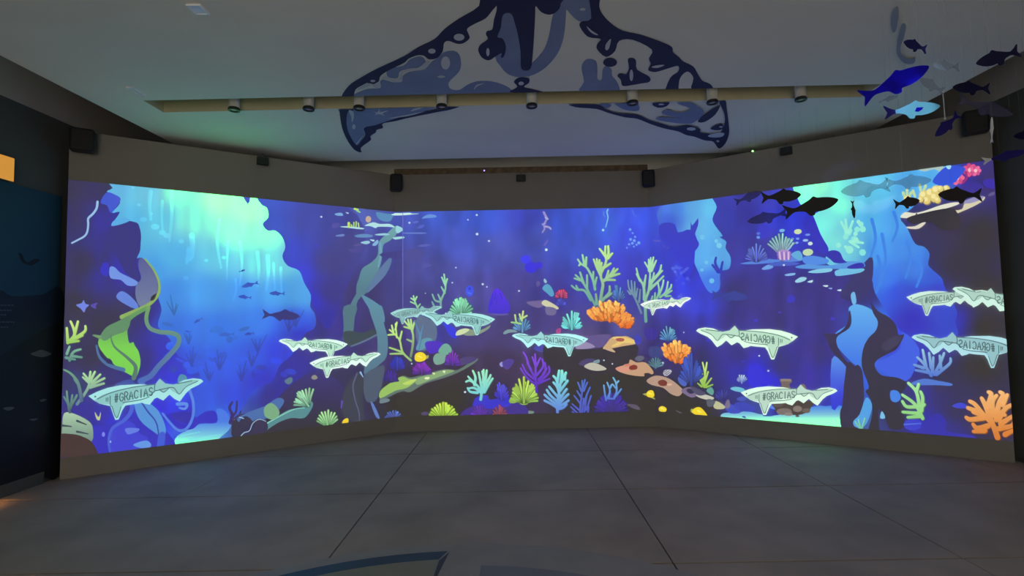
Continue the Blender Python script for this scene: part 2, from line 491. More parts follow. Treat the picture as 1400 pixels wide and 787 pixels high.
# ---- sunlit openings
SUN_L = fcol([(160,255,96,180,225),(200,262,104,196,226),(240,262,140,236,222),(300,275,180,252,214),(340,290,176,252,216),(180,300,84,180,226),(220,300,96,200,230),
 (260,300,128,226,224),(320,320,150,244,224),(360,320,150,240,224),(240,350,80,180,234),(300,350,100,208,236),(350,360,110,214,232),(380,360,110,210,228),(210,370,70,160,232),
 (230,400,62,140,232),(280,400,70,156,236),(330,400,66,150,238),(380,400,72,160,234),(410,400,76,160,226),(250,450,54,116,226),(300,450,54,120,232),(350,440,56,124,232),(400,440,48,90,220),
 (240,490,46,80,214),(300,500,44,92,226),(340,490,44,90,222),(380,480,42,66,212),(280,540,46,88,224),(320,540,42,74,214),(360,520,42,56,196),(300,570,52,100,224),(410,460,44,56,190)], .05, 11)
a = Art('sunlit_water')
a.poly([(155,247),(154,257),(146,262),(160,268),(164,278),(153,291),(164,290),(152,309),(166,306),(179,302),(190,309),(193,326),(189,342),(184,354),(194,352),(206,366),(216,384),(216,405),
 (221,424),(216,446),(232,463),(243,486),(262,496),(275,520),(262,545),(270,575),(300,582),(330,560),(345,535),(372,520),(382,500),(398,486),(408,470),(418,455),(428,450),(432,441),(430,428),(424,419),(425,403),(416,387),(409,370),(393,363),
 (386,350),(390,338),(386,324),(376,315),(366,315),(359,306),(367,297),(365,284),(357,279),(355,262),(344,262),(339,279),(322,262),(250,248)], SUN_L, 3, 5)
a.done()
SUN_M = fcol([(905,285,74,120,220),(925,285,70,130,226),(945,285,92,170,230),(970,285,96,190,232),(975,310,90,176,230),(985,340,90,170,234),(965,350,88,170,234),(975,385,66,120,226),(955,310,100,180,230),(915,300,64,96,214)], .06, 12)
a = Art('sunlit_water')
a.poly([(903,282),(978,268),(974,271),(980,283),(974,299),(979,310),(988,322),(984,324),(993,330),(992,339),(999,352),(997,367),(985,372),(984,395),(971,400),(962,388),(955,372),(949,357),(950,343),(956,333),(950,322),(954,308),(948,306),(944,318),(938,314),(928,320),(923,307),(910,304),(904,312)], SUN_M, 3, 4)
a.done()
SUN_R = fcol([(1090,256,140,236,226),(1120,250,150,240,220),(1150,250,120,224,230),(1150,280,130,230,226),(1130,300,120,220,228),(1140,330,120,216,220),(1180,260,96,200,234),(1200,250,90,196,236),(1240,250,80,170,236),
 (1190,300,82,180,236),(1220,300,74,160,234),(1160,340,110,204,222),(1200,340,66,150,234),(1240,340,66,140,232),(1210,380,56,120,228),(1250,370,62,126,228),(1270,380,52,96,216),(1230,400,44,80,216),(1260,410,36,52,196),(1280,400,44,60,196),(1290,430,44,74,200),(1250,440,36,50,190)], .05, 13)
a = Art('sunlit_water')
a.poly([(1084,256),(1084,240),(1240,215),(1285,215),(1296,240),(1270,262),(1246,285),(1231,298),(1240,311),(1251,333),(1263,337),(1271,347),(1269,362),(1280,373),(1288,381),(1291,391),(1298,405),(1305,418),(1309,428),(1306,440),(1310,455),(1300,462),(1270,470),(1235,455),(1215,430),(1196,400),(1190,380),(1160,372),(1130,360),(1131,344),(1129,334),(1123,322),(1115,309),(1110,296),(1122,286),(1098,282),(1090,270)], SUN_R, 3, 5)
a.done()

# ---- far shapes inside the sunlit water
a = Art('pale_kelp_curtain')
random.seed(3)
for (x, y0, y1, w_, c) in [(206,262,300,9,(126,220,228)),(222,275,318,6,(140,228,228)),(234,255,330,8,(150,236,226)),(300,300,365,7,(126,220,228)),(312,330,382,5,(112,206,236)),(328,330,390,6,(126,224,228)),
   (352,345,392,7,(140,232,226)),(366,350,396,8,(136,228,226)),(374,360,398,5,(110,206,232)),(384,366,400,6,(118,214,230)),(322,382,410,5,(120,215,238)),(262,322,352,12,(124,218,226)),(258,340,360,9,(140,230,222))]:
    a.stroke([(x, y0), (x+random.uniform(-3, 3), (y0+y1)/2), (x+random.uniform(-3, 3), y1)], w_*.7, w_*.4, lambda x_, y_: [v*1.06+3 for v in SUN_L(x_, y_)])
for (x, y, r) in [(178,252,3),(182,257,2),(190,280,3),(196,300,5),(212,310,6),(222,318,5),(206,292,3),(228,322,5),(248,330,4),(258,354,5),(282,356,3),(306,352,3),(302,366,2),(254,380,4)]:
    a.disc(x, y, r, lambda x_, y_: [v*1.07+4 for v in SUN_L(x_, y_)], r*.7)
a.done('stuff')
a = Art('far_reef')
R_ = random.Random(5)
for k in range(34):
    x = R_.uniform(228, 400); y = 440+R_.uniform(0, 70) + max(0, (x-330))*.1
    q_ = R_.uniform(.86, 1.1); c = (lambda x_, y_, q_=q_: [v*q_ for v in SUN_L(x_, y_)])
    a.disc(x, y, R_.uniform(3, 9), c, R_.uniform(2, 6), R_.uniform(-.5, .5), 7)
for (x, y) in [(258,470),(262,500),(286,520),(300,505),(330,520),(344,500),(352,480),(395,452),(404,446),(238,430)]:
    for k in range(4):
        q_ = (k-1.5)*.28+R_.uniform(-.1, .1); l_ = R_.uniform(12, 28); a.stroke([(x, y), (x+l_*math.sin(q_), y-l_*math.cos(q_))], 2.6, 1.4, lambda x_, y_: [v*.82 for v in SUN_L(x_, y_)])
a.done('stuff')
a = Art('far_reef')
for k in range(16):
    a.disc(R_.uniform(1146, 1180), R_.uniform(300, 345), R_.uniform(2, 6), mixc((130,226,222), (160,240,210), R_.random()), None, 0, 7)
for pts in ([(1158,318),(1156,300)],[(1158,318),(1150,303)],[(1160,318),(1166,302)],[(1162,330),(1174,338)],[(1166,330),(1180,332)]):
    a.stroke(pts, 4, 3, (150,236,214))
for (x, y0, y1) in [(1192,300,352),(1206,320,390),(1222,290,330),(1240,330,380),(1200,350,400),(1255,350,392)]:
    a.stroke([(x, y0), (x+5, (y0+y1)/2), (x-2, y1)], 5, 3, (60,130,228))
a.done('stuff')
a = Art('far_reef')
for k in range(10):
    a.disc(R_.uniform(958, 988), R_.uniform(320, 390), R_.uniform(2, 5), mixc((84,160,232), (120,205,236), R_.random()), None, 0, 7)
for pts in ([(984,372),(978,360),(979,352)],[(982,372),(974,362)],[(985,372),(988,358)]): a.stroke(pts, 4, 3, (52,60,180))
a.done('stuff')
# dark wrasse-shaped silhouettes swimming far off
def small_fish(x, y, L, c, flip=1, ang=0, name='distant_fish', hs=1.0):
    a = Art(name)
    T = [(0,0),(.1,.07),(.28,.12),(.4,.17),(.5,.11),(.68,.06),(.8,.03),(1,.15),(.93,0),(1,-.13),(.8,-.03),(.66,-.06),(.52,-.16),(.46,-.1),(.25,-.11),(.08,-.06)]
    ca, sa = math.cos(ang), math.sin(ang)
    pts = []
    for u, v in T:
        dx, dy = (u-.5)*L*flip, -v*L*hs
        pts.append((x+dx*ca-dy*sa, y+dx*sa+dy*ca))
    a.poly(pts, c, 2); return a.done()
small_fish(331, 370, 9, (24,70,160), -1, -.3)
small_fish(342, 389, 24, (36,86,190), 1, -.25)
small_fish(335, 406, 19, (30,80,190), 1, .1)
small_fish(379, 401, 22, (36,84,180), 1, .02)
small_fish(384, 431, 52, (44,52,120), -1, .05)
small_fish(341, 456, 14, (34,70,180), 1, -.15)
small_fish(310, 457, 22, (40,96,200), 1, -.05)
small_fish(271, 438, 14, (38,80,190), 1, -.5)
small_fish(257, 453, 9, (34,74,190), 1, .1)
small_fish(998, 405, 50, (52,66,150), -1, .05)
small_fish(1183, 448, 28, (30,60,150), -1, .05)
small_fish(1179, 452, 20, (36,70,180), 1, .1)

# ---- rock walls and lit patches
def patch(name, K, pts, col, smooth=3, sp=None, label=None):
    a = Art(name, K=K, label=label); a.poly(pts, col, smooth, sp); return a.done()
patch('rock_lump', KA, [(258,130),(300,140),(335,165),(310,210),(280,240),(262,200),(225,185)], (62,86,206))
patch('rock_lump', KA, [(290,300),(340,275),(390,285),(430,300),(440,360),(440,440),(420,490),(430,560),(440,610),(360,560),(300,440),(260,360)], (44,36,128))
patch('lit_rock', KA, [(285,310),(300,280),(350,265),(385,280),(340,300)], (86,170,226))
a = Art('pale_crack', K=KA)
a.stroke([(210,180),(205,215),(185,245),(160,270),(160,300),(155,340),(140,365),(105,385),(72,402)], 13, 9, (150,190,226)); a.done()
a = Art('lit_rock', K=KA)
a.poly([(275,535),(300,530),(330,560),(370,580),(425,610),(420,630),(370,630),(335,600),(280,590)], (110,146,226)); a.poly([(240,510),(270,515),(265,580),(225,560)], (42,30,190))
a.done(); a = Art('lit_rock', K=KA); a.poly([(310,690),(340,660),(390,690),(430,740),(410,755),(340,720)], (96,130,216)); 
a.done()
a = Art('starfish', K=KA)
a.poly([(95,735),(125,725),(135,708),(145,728),(165,735),(148,752),(138,775),(120,755)], (110,130,226)); a.poly([(172,735),(212,722),(200,742),(205,755),(185,750)], (84,76,170)); a.done()
# cliff beside the sunlit water: vivid rim
a = Art('cliff_face')
a.poly([(360,266),(470,280),(500,330),(470,400),(450,450),(432,428),(425,403),(416,387),(409,370),(393,363),(386,350),(390,338),(386,324),(376,315),(366,315),(359,306),(367,297),(365,284),(357,279)],
 fcol([(365,275,62,88,200),(372,310,58,84,196),(395,345,56,72,196),(412,375,54,62,206),(428,410,50,52,200),(440,440,50,44,160),(420,300,62,72,164),(460,300,62,68,150),(450,360,66,66,134),(480,330,68,70,140),(450,400,62,58,136)], .05, 9), 3, 6); a.done()
# seabed of pale sand, left and right
patch('sandy_seabed', KB, [(630,740),(640,690),(720,650),(760,620),(850,610),(850,545),(900,560),(930,620),(915,660),(880,690),(840,720),(720,760)], grad((70,120,226), (140,236,222), 610, 720, KB), 3, 4)
a = Art('sand_ripple', K=KB)
for q in ([(650,665),(720,655)],[(660,690),(760,670)],[(700,710),(820,690),(880,685)],[(640,725),(740,715),(830,702)]): a.stroke(q, 8, 4, (120,220,230))
a.done('stuff')
patch('sandy_seabed', KJ, [(120,640),(200,635),(260,630),(350,650),(430,650),(640,600),(700,600),(790,600),(785,720),(700,720),(400,700),(130,670)], grad((70,130,226), (160,240,214), 600, 680, KJ), 3, 4)
# blue rock mounds in front of the left sand
a = Art('blue_mound', K=KB)
a.poly([(170,640),(250,635),(330,600),(400,560),(430,600),(500,660),(560,650),(600,690),(630,740),(600,800),(200,800),(180,720)], (38,24,186))
a.poly([(280,660),(330,610),(400,620),(440,680),(480,700),(470,760),(360,790),(290,790),(270,720)], (60,66,206))
a.poly([(360,650),(430,650),(430,665),(390,680),(370,680)], (96,124,224)); a.poly([(400,740),(470,715),(500,740),(470,760)], (96,150,226)); a.disc(242, 683, 9, (120,130,230), 13); a.disc(278, 722, 6, (160,190,220))
a.done()
a = Art('blue_mound', K=KB)
a.poly([(560,590),(640,560),(720,600),(790,560),(845,560),(850,620),(760,625),(720,655),(640,660),(600,620)], (44,40,190))
a.poly([(610,580),(660,560),(720,570),(710,620),(640,610)], (30,14,170)); a.stroke([(640,520),(690,520),(680,545),(650,540)], 20, 10, (90,140,226)); 
a.done()
a = Art('pale_rocks', K=KB)
a.poly([(20,640),(30,570),(80,570),(160,610),(185,650),(180,720),(120,690),(60,680),(20,690)], grad((170,205,170), (110,140,130), 560, 720, KB)); 
for q in ([(20,635),(70,640)],[(100,610),(150,630)],[(100,668),(160,680)]): a.stroke(q, 12, 6, (60,80,90))
a.done()
patch('dark_rock', KB, [(5,690),(60,680),(130,695),(180,725),(215,787),(215,800),(0,800)], (64,50,56))
a = Art('yellow_shell', K=KB); a.poly([(195,560),(215,590),(228,560),(222,605),(205,600)], (190,200,140)); a.done()
# dark reef ledges on the left wing
a = Art('reef_ledge', K=KD)
a.poly([(0,660),(80,630),(190,600),(260,540),(330,470),(400,420),(480,380),(560,400),(640,460),(660,560),(650,690),(500,720),(200,760),(0,790)], grad((58,54,120), (50,42,66), 400, 700, KD), 3, 6); a.done()
a = Art('reef_ledge', K=KD)
a.poly([(20,660),(100,620),(180,590),(260,540),(300,560),(260,620),(200,660),(120,690),(40,690)], (72,110,170)); a.poly([(180,740),(200,690),(260,650),(330,610),(400,600),(420,580),(460,560),(470,590),(420,660),(340,660),(260,690)], (84,140,146))
a.poly([(0,790),(10,720),(60,650),(110,680),(80,740)], (50,42,80)); a.poly([(60,770),(100,690),(150,665),(195,680),(190,740)], (52,44,84)); a.stroke([(35,775),(60,748),(92,736),(112,692),(150,668),(190,680)], 6, 4, (150,180,210)); a.stroke([(0,668),(30,656),(58,664)], 6, 4, (170,205,226))
a.stroke([(200,690),(290,640),(360,608),(420,600)], 8, 5, (130,200,180)); a.done()
a = Art('dark_weed', K=KB); a.stroke([(925,620),(935,580),(920,540),(935,510)], 22, 12, (58,48,110)); a.stroke([(930,590),(955,560),(960,505)], 16, 10, (58,48,110)); a.stroke([(928,600),(965,590),(980,560)], 12, 8, (58,48,110)); a.done()
a = Art('sponge', K=KD); a.poly([(180,600),(220,570),(260,600),(270,640),(230,670),(185,650)], (120,170,130)); a.done(); a = Art('sponge', K=KD); a.poly([(300,440),(340,415),(350,440),(325,460)], (90,120,140)); a.done(); a = Art('sponge', K=KD); a.poly([(460,420),(480,402),(500,420),(480,432)], (140,140,130)); a.done()

# ---- kelp
def kelp(K, shapes, label=None):
    a = Art('kelp_frond', K=K, label=label)
    for s in shapes:
        if s[0] == 'p': a.poly(s[1], s[2], 3)
        else: a.stroke(s[1], s[2], s[3], s[4])
    return a.done()
kelp(KA, [('p', [(440,482),(480,505),(520,570),(535,640),(520,690),(480,730),(440,745),(415,690),(418,630),(445,590),(430,530)], grad((84,92,150), (110,124,160), 480, 740, KA)),
 ('s', [(465,488),(515,550),(542,620),(535,680),(490,730),(420,765),(340,800)], 8, 24, (136,172,96)), ('p', [(500,690),(528,672),(515,705),(495,712)], (40,36,60))])
kelp(KB, [('p', [(225,155),(260,105),(320,75),(385,40),(470,-5),(480,10),(420,45),(385,75),(370,120),(380,190),(402,186),(410,205),(432,240),(441,300),(425,360),(405,372),(330,330),(265,275),(215,205)], grad((96,152,96), (120,208,84), 60, 220, KB)),
 ('p', [(225,155),(260,105),(320,75),(385,45),(372,120),(300,150),(250,180)], (92,140,104)),
 ('s', [(205,205),(220,265),(270,310),(350,335)], 10, 22, (74,112,158)), ('s', [(280,150),(300,210),(370,270),(415,320),(405,380)], 5, 26, (84,120,110)), ('s', [(188,150),(225,160)], 8, 20, (110,150,110)),
 ('p', [(250,280),(275,275),(292,300),(265,302)], (50,46,100))], 'bright green kelp leaf')
kelp(KB, [('s', [(485,0),(472,60),(490,110),(545,132),(610,138),(648,160),(640,205),(590,265),(540,315),(495,370),(440,395)], 20, 30, grad((112,160,100), (72,106,180), 0, 380, KB))])
kelp(KB, [('p', [(300,420),(360,390),(400,395),(420,430),(360,440)], (60,80,160)), ('p', [(640,400),(655,360),(690,372),(680,410)], (78,140,170)),
 ('s', [(400,480),(390,560),(350,610),(290,650),(270,720),(280,790)], 26, 10, (70,96,208)), ('p', [(410,500),(480,510),(540,560),(575,640),(572,690),(545,690),(500,660),(450,620),(420,570)], (82,146,214)),
 ('s', [(440,500),(480,560),(530,630),(545,780)], 10, 6, (48,70,170)), ('s', [(700,430),(725,510),(722,590),(690,650),(645,660),(600,620),(560,570)], 16, 12, (84,128,222)), ('p', [(540,680),(575,680),(560,780),(530,780)], (60,90,210)),
 ('s', [(450,420),(430,470),(410,500)], 40, 40, (76,110,190))])
GK = (92,140,158)
kelp(KC, [('p', [(968,255),(975,300),(930,345),(892,370),(885,440),(872,500),(850,545),(800,625),(790,655),(735,665),(732,610),(745,575),(765,512),(820,475),(858,430),(864,355),(905,310)], grad((110,164,170), (82,124,140), 260, 640, KC)),
 ('p', [(930,447),(940,470),(905,550),(800,655),(808,612),(870,512)], (92,120,160)),
 ('p', [(735,655),(790,655),(740,700),(720,790),(700,860),(655,860),(670,787)], (84,124,140)),
 ('p', [(760,670),(810,690),(870,730),(885,740),(900,830),(840,800),(800,740)], (90,140,166)), ('s', [(872,360),(875,430),(862,500)], 14, 8, (110,160,190))])
kelp(KD, [('p', [(655,-5),(735,-5),(720,60),(712,140),(680,170),(650,195),(655,110)], (80,116,130)),
 ('p', [(652,150),(700,140),(770,152),(830,128),(852,165),(780,190),(700,235),(660,205)], (58,74,84)), ('s', [(700,232),(770,205),(850,165)], 10, 12, (92,112,140)),
 ('p', [(808,-5),(880,-5),(890,80),(917,180),(912,290),(870,340),(780,402),(790,330),(850,290),(855,170),(832,90)], grad((92,140,160), (84,118,140), 0, 400, KD)),
 ('p', [(780,400),(892,345),(890,430),(872,500),(845,560),(790,560),(772,480)], (76,90,112)), ('p', [(640,600),(665,480),(720,400),(745,388),(775,425),(768,560),(775,690),(680,670)], (60,66,82)),
 ('s', [(735,395),(710,470),(725,560),(745,620),(750,690)], 10, 6, (86,92,124)), ('p', [(815,565),(835,580),(870,660),(845,650)], (92,124,190)), ('s', [(755,388),(770,415)], 12, 5, (140,180,220)), ('s', [(645,560),(640,600)], 12, 8, (96,76,170))])
DK = (50,46,84)
UU = (1140, 380, 3.423)
patch('water_gap', UU, [(70,140),(110,122),(180,150),(210,200),(200,270),(160,310),(150,350),(160,440),(110,412),(60,370),(10,310),(5,260),(60,220),(75,180)], grad((96,176,238), (58,112,226), 120, 430, UU), 3, 6)
patch('water_gap', UU, [(180,400),(230,380),(310,330),(320,250),(400,330),(380,420),(340,480),(260,460)], (62,96,224))
patch('water_gap', UU, [(-10,380),(40,388),(95,430),(95,480),(40,570),(-10,610)], grad((84,140,230), (50,60,210), 380, 560, UU), 3, 6)
a = Art('kelp_frond')
a.poly([(1188,352),(1194,366),(1190,392),(1180,405),(1170,412),(1158,410),(1150,400)], (54,54,110)); a.done()
kelp(KJ, [('p', [(835,55),(846,110),(832,160),(772,200),(760,240),(790,310),(850,380),(880,365),(908,410),(914,560),(885,640),(852,695),(880,730),(795,730),(780,640),(800,590),(845,500),(835,410),(800,360),(735,290),(700,210),(686,188),(760,190),(810,150),(826,110)], grad((56,52,92), (50,44,72), 60, 650, KJ))])
kelp(KL, [('p', [(100,40),(130,80),(185,112),(215,150),(225,190),(250,188),(218,250),(180,272),(130,300),(118,330),(150,370),(220,380),(262,408),(232,450),(192,435),(185,470),(232,520),(250,600),(190,612),(165,560),(132,520),(138,640),(85,640),(108,540),(100,480),(76,440),(92,420),(60,330),(66,250),(92,200),(122,170),(132,130),(110,90)], grad((54,50,86), (48,42,66), 60, 560, KL)),
 ('p', [(145,240),(190,200),(240,190),(215,235),(170,262)], (62,60,92))])
kelp(KL, [('p', [(-10,330),(30,330),(60,380),(70,460),(50,560),(10,610),(-30,610)], (52,46,80))])
patch('water_gap', KL, [(190,440),(220,440),(235,470),(215,490),(190,480)], (66,130,226)); patch('water_gap', KL, [(150,530),(165,560),(142,562)], (120,190,230))
patch('water_gap', KL, [(78,470),(104,495),(100,540),(70,600),(30,600),(22,575),(50,545)], (80,160,226))
patch('blue_mound', KL, [(300,610),(340,580),(400,540),(440,580),(440,620),(560,640),(560,680),(280,650)], (36,20,170)); 
a = Art('blue_mound', K=KL); a.disc(288, 590, 42, (56,64,200), 28); a.stroke([(250,590),(325,585)], 6, 4, (90,120,220)); a.done(); a = Art('blue_mound', K=KL); a.poly([(465,505),(500,492),(528,502),(520,518),(480,515)], (60,70,205)); a.done()

# ---- bits of rock shelf
def bits(K, items, name='rock_shelf'):
    for pts, c in items:
        a = Art(name, K=K); a.poly(pts, c, 3); a.done()
bits(KC, [([(600,185),(640,178),(650,195),(615,195)],(120,170,215)),([(665,175),(685,178),(680,185)],(170,200,230)),([(590,240),(630,240),(620,265),(585,270)],(84,80,160)),
 ([(632,262),(670,258),(720,262),(775,270),(760,277),(680,268)],(176,222,226)),([(610,312),(655,305),(655,318),(612,320)],(104,130,196)),([(720,315),(770,304),(825,312),(815,325),(740,325)],(96,140,190)),
 ([(755,355),(800,345),(812,358),(785,366)],(150,200,215)),([(810,338),(838,340),(832,350)],(180,220,225)),([(825,370),(855,340),(862,355),(845,375)],(130,180,215)),
 ([(780,255),(830,235),(870,245),(930,245),(960,265),(920,262),(860,262),(845,270),(815,258)],(176,224,226)),([(840,308),(900,300),(930,310),(870,314)],(150,205,220)),
 ([(950,325),(1010,320),(1015,330),(960,336)],(150,210,215)),([(970,262),(1000,265),(1010,285),(985,285)],(150,210,216)),([(930,185),(1049,178),(1049,192),(960,192),(930,230),(870,220),(850,175)],(88,140,186))])
bits(KC, [([(945,186),(1049,178),(1049,190),(960,194)],(206,240,226)),([(690,395),(760,390),(750,415),(700,412)],(80,76,150)),([(880,420),(1049,405),(1049,450),(900,445)],(64,62,132)),([(720,368),(755,362),(755,376),(715,376)],(90,84,150))])
bits(KE, [([(0,104),(100,108),(165,108),(60,118),(0,118)],(200,240,226)),([(180,140),(220,115),(270,118),(275,132),(210,138)],(104,150,216)),([(10,190),(40,200),(50,220),(20,240),(5,225)],(150,210,220)),
 ([(55,235),(200,235),(195,243),(70,243)],(100,124,200)),([(0,268),(50,262),(60,272),(0,282)],(160,216,220)),([(150,205),(170,185),(195,185),(185,205)],(84,100,196)),([(150,325),(200,312),(240,318),(190,332)],(88,96,180)),
 ([(40,380),(130,340),(200,360),(190,400),(90,420)],(74,76,150)),([(180,465),(210,440),(245,455),(220,468)],(82,84,164)),([(120,165),(150,158),(160,165),(130,172)],(96,110,200))])
a = Art('small_sponge', K=KC)
a.disc(802, 217, 17, (196,170,150), 20); a.stroke([(685,262),(685,240)], 14, 16, (190,220,90))
for q in ([(715,262),(716,236)],[(728,262),(730,232)],[(745,262),(742,240)],[(705,262),(700,250)]): a.stroke(q, 7, 8, (176,220,110))
a.stroke([(720,155),(740,160)], 12, 10, (190,226,90)); a.stroke([(735,165),(752,175)], 12, 8, (140,210,130)); a.done('stuff')
# lavender and green shelves in the middle
bits(KF, [([(370,60),(420,110),(460,180),(500,210),(520,180),(490,130),(420,100)],(54,60,220)),([(250,60),(330,80),(370,110),(380,200),(330,270),(280,290),(240,200)],(92,110,140)),([(240,280),(260,230),(310,205),(350,215),(330,250),(270,290)],(96,150,170)),
 ([(300,240),(360,225),(420,240),(400,290),(330,310)],(78,34,190))], 'blue_mound')
bits(KF, [([(390,300),(410,260),(440,242),(470,260),(480,300),(440,320)],(110,170,150)),([(355,350),(370,315),(400,308),(440,320),(430,370),(375,385)],(120,165,150))], 'sponge')
bits(KF, [([(0,570),(60,515),(150,458),(200,472),(300,448),(430,415),(520,420),(640,345),(650,360),(560,420),(440,470),(300,512),(200,570),(150,562),(60,600),(0,630)],(96,118,112)),
 ([(0,560),(60,512),(140,465),(190,480),(240,490),(180,540),(100,560),(0,610)],(150,190,100)),([(240,480),(330,450),(430,420),(500,425),(430,455),(330,490),(250,520)],(136,170,120)),([(0,620),(50,612),(60,630),(0,645)],(110,130,140))])
bits(KF, [([(300,470),(330,468),(325,482),(302,482)],(226,240,190)),([(350,440),(368,440),(362,452)],(220,240,170)),([(418,428),(436,425),(432,442)],(220,236,190)),([(150,510),(230,480),(240,490),(190,520)],(186,215,110))], 'shell_bits')
bits(KF, [([(505,185),(520,155),(570,140),(620,150),(680,150),(740,120),(720,150),(650,185),(580,190),(550,180),(520,190)],(130,150,130)),([(506,185),(520,158),(565,142),(600,150),(560,178),(525,188)],(206,220,170))])
bits(KF, [([(540,345),(600,330),(650,345),(600,375),(530,390)],(76,66,120)),([(800,380),(820,365),(832,385),(815,400)],(150,150,220)),([(820,370),(860,345),(900,360),(860,415),(830,405)],(80,64,150)),([(970,715),(990,695),(1035,700),(1010,722)],(116,140,130)),([(275,712),(300,700),(330,710),(310,726),(280,722)],(80,72,110)),
 ([(540,720),(580,680),(700,640),(800,640),(960,650),(960,735),(540,735)],(64,48,140)),([(625,640),(650,600),(720,590),(740,620),(860,600),(870,660),(740,680),(630,665)],(56,54,200))])
bits(KF, [([(825,175),(850,150),(900,150),(920,165),(870,170),(840,180)],(120,150,160)),([(740,45),(830,35),(860,50),(780,55)],(92,86,160)),([(1030,280),(1060,250),(1110,260),(1090,300)],(70,72,170))])
bits(KE, [([(890,700),(990,690),(1010,690),(1000,725),(960,740),(900,720)],(112,100,150)),([(985,708),(1005,688),(1040,700),(1095,735),(1095,750),(1050,745),(1000,725)],(206,204,170)),([(1015,735),(1080,745),(1075,787),(1020,787)],(110,104,150)),
 ([(990,610),(1020,580),(1050,600),(1070,650),(1050,665),(1020,640)],(86,160,196)),([(1000,560),(1005,543),(1022,565),(1010,575)],(150,190,200)),([(950,570),(965,560),(978,580),(955,600)],(96,86,150))])
bits(KH, [([(20,200),(100,180),(250,185),(310,190),(420,180),(470,190),(420,262),(360,268),(240,262),(100,250)],(96,84,140)),([(240,245),(300,232),(362,268),(240,280)],(150,138,176)),([(20,250),(90,262),(240,280),(420,275),(640,250),(620,360),(500,440),(300,450),(100,420),(20,350)],(52,46,62))])
bits(KH, [([(415,270),(440,240),(472,203),(540,195),(580,196),(640,228),(636,245),(540,262),(455,280),(420,280)],(206,170,120)),([(472,203),(540,196),(630,226),(635,243),(560,238),(520,255),(470,262),(520,225)],(232,200,120)),([(420,275),(470,275),(498,302),(455,292)],(200,170,140)),([(500,212),(530,205),(558,212),(550,228),(515,228)],(170,90,80))])
bits(KH, [([(498,410),(530,395),(585,378),(598,350),(640,370),(700,370),(752,428),(745,450),(720,440),(690,445),(690,462),(610,456),(530,435)],(196,156,124)),([(500,410),(540,395),(560,405),(620,385),(580,430),(530,430)],(216,150,130)),([(590,400),(620,385),(645,395),(640,415),(600,420)],(130,56,50)),([(555,385),(590,378),(600,390),(570,398)],(210,130,110))])
bits(KH, [([(708,490),(770,458),(860,478),(930,530),(952,560),(925,596),(870,580),(820,540),(740,520)],(180,150,132)),([(785,500),(815,485),(845,500),(840,525),(800,525)],(120,60,54)),([(845,515),(870,510),(880,520),(855,526)],(220,176,150)),([(940,560),(1000,535),(1055,580),(1010,606)],(120,104,140)),([(975,555),(1000,545),(1030,570),(1000,580)],(50,46,80)),([(1040,590),(1080,580),(1160,605),(1140,622),(1080,612)],(196,196,180)),([(1000,530),(1050,545),(1110,580),(1050,590)],(80,80,110))])
bits(KH, [([(250,380),(300,345),(360,350),(350,390),(290,395)],(72,66,110)),([(288,393),(350,370),(440,412),(380,426),(320,416)],(190,186,170)),([(352,360),(390,350),(388,372),(355,374)],(120,150,160)),([(575,650),(640,655),(665,690),(610,675)],(92,84,104)),([(905,690),(950,710),(945,718),(910,698)],(90,84,96)),([(100,150),(130,140),(128,175),(105,180)],(170,70,140))])
bits(KH, [([(625,220),(640,180),(670,200),(668,240),(640,250)],(60,66,180)),([(920,470),(960,450),(985,480),(970,530),(930,510)],(74,100,190)),([(930,455),(960,445),(985,465),(975,480)],(120,110,130)),([(1110,560),(1140,535),(1160,560),(1150,590)],(96,160,150)),([(640,330),(680,325),(690,345),(660,362),(630,350)],(96,100,120)),
 ([(725,270),(790,262),(820,300),(810,330),(730,330)],(60,70,130)),([(690,150),(770,140),(780,200),(720,220)],(60,28,150))], 'sponge')
a = Art('striped_clam', K=KH); a.poly([(820,440),(835,420),(870,420),(876,435),(850,458),(830,458)], (190,190,200)); 
for q in ([(830,448),(862,425)],[(838,455),(870,434)],[(826,436),(846,422)]): a.stroke(q, 5, 4, (70,66,90))
a.done()
def yellow_fish(K, pts, tail, name='yellow_fish'):
    a = Art(name, K=K); a.poly(tail, (170,170,90), 2); a.poly(pts, (240,214,50), 3)
    cx = sum(p[0] for p in pts)/len(pts); cy = sum(p[1] for p in pts)/len(pts)
    a.stroke([(cx-12, cy-8), (cx+12, cy+2)], 10, 6, (250,236,110)); a.done()
yellow_fish(KH, [(705,580),(725,558),(750,560),(760,590),(745,605),(715,600)], [(680,582),(715,578),(700,595),(745,598),(768,620),(740,608)])
yellow_fish(KH, [(790,680),(812,662),(842,678),(838,698),(810,704)], [(788,680),(800,690)]+[(795,700)])
yellow_fish(KH, [(1015,705),(1030,678),(1065,670),(1095,695),(1118,735),(1060,730)], [(1005,700),(1010,680),(1030,690),(1030,715)])
yellow_fish(KF, [(230,340),(240,310),(275,300),(305,320),(305,350),(270,365),(240,360)], [(300,330),(325,320),(322,342),(305,345)], 'yellow_snail')
a = Art('yellow_fish', K=KD); a.poly([(645,695),(655,670),(680,662),(680,690)], (236,206,40)); a.done()

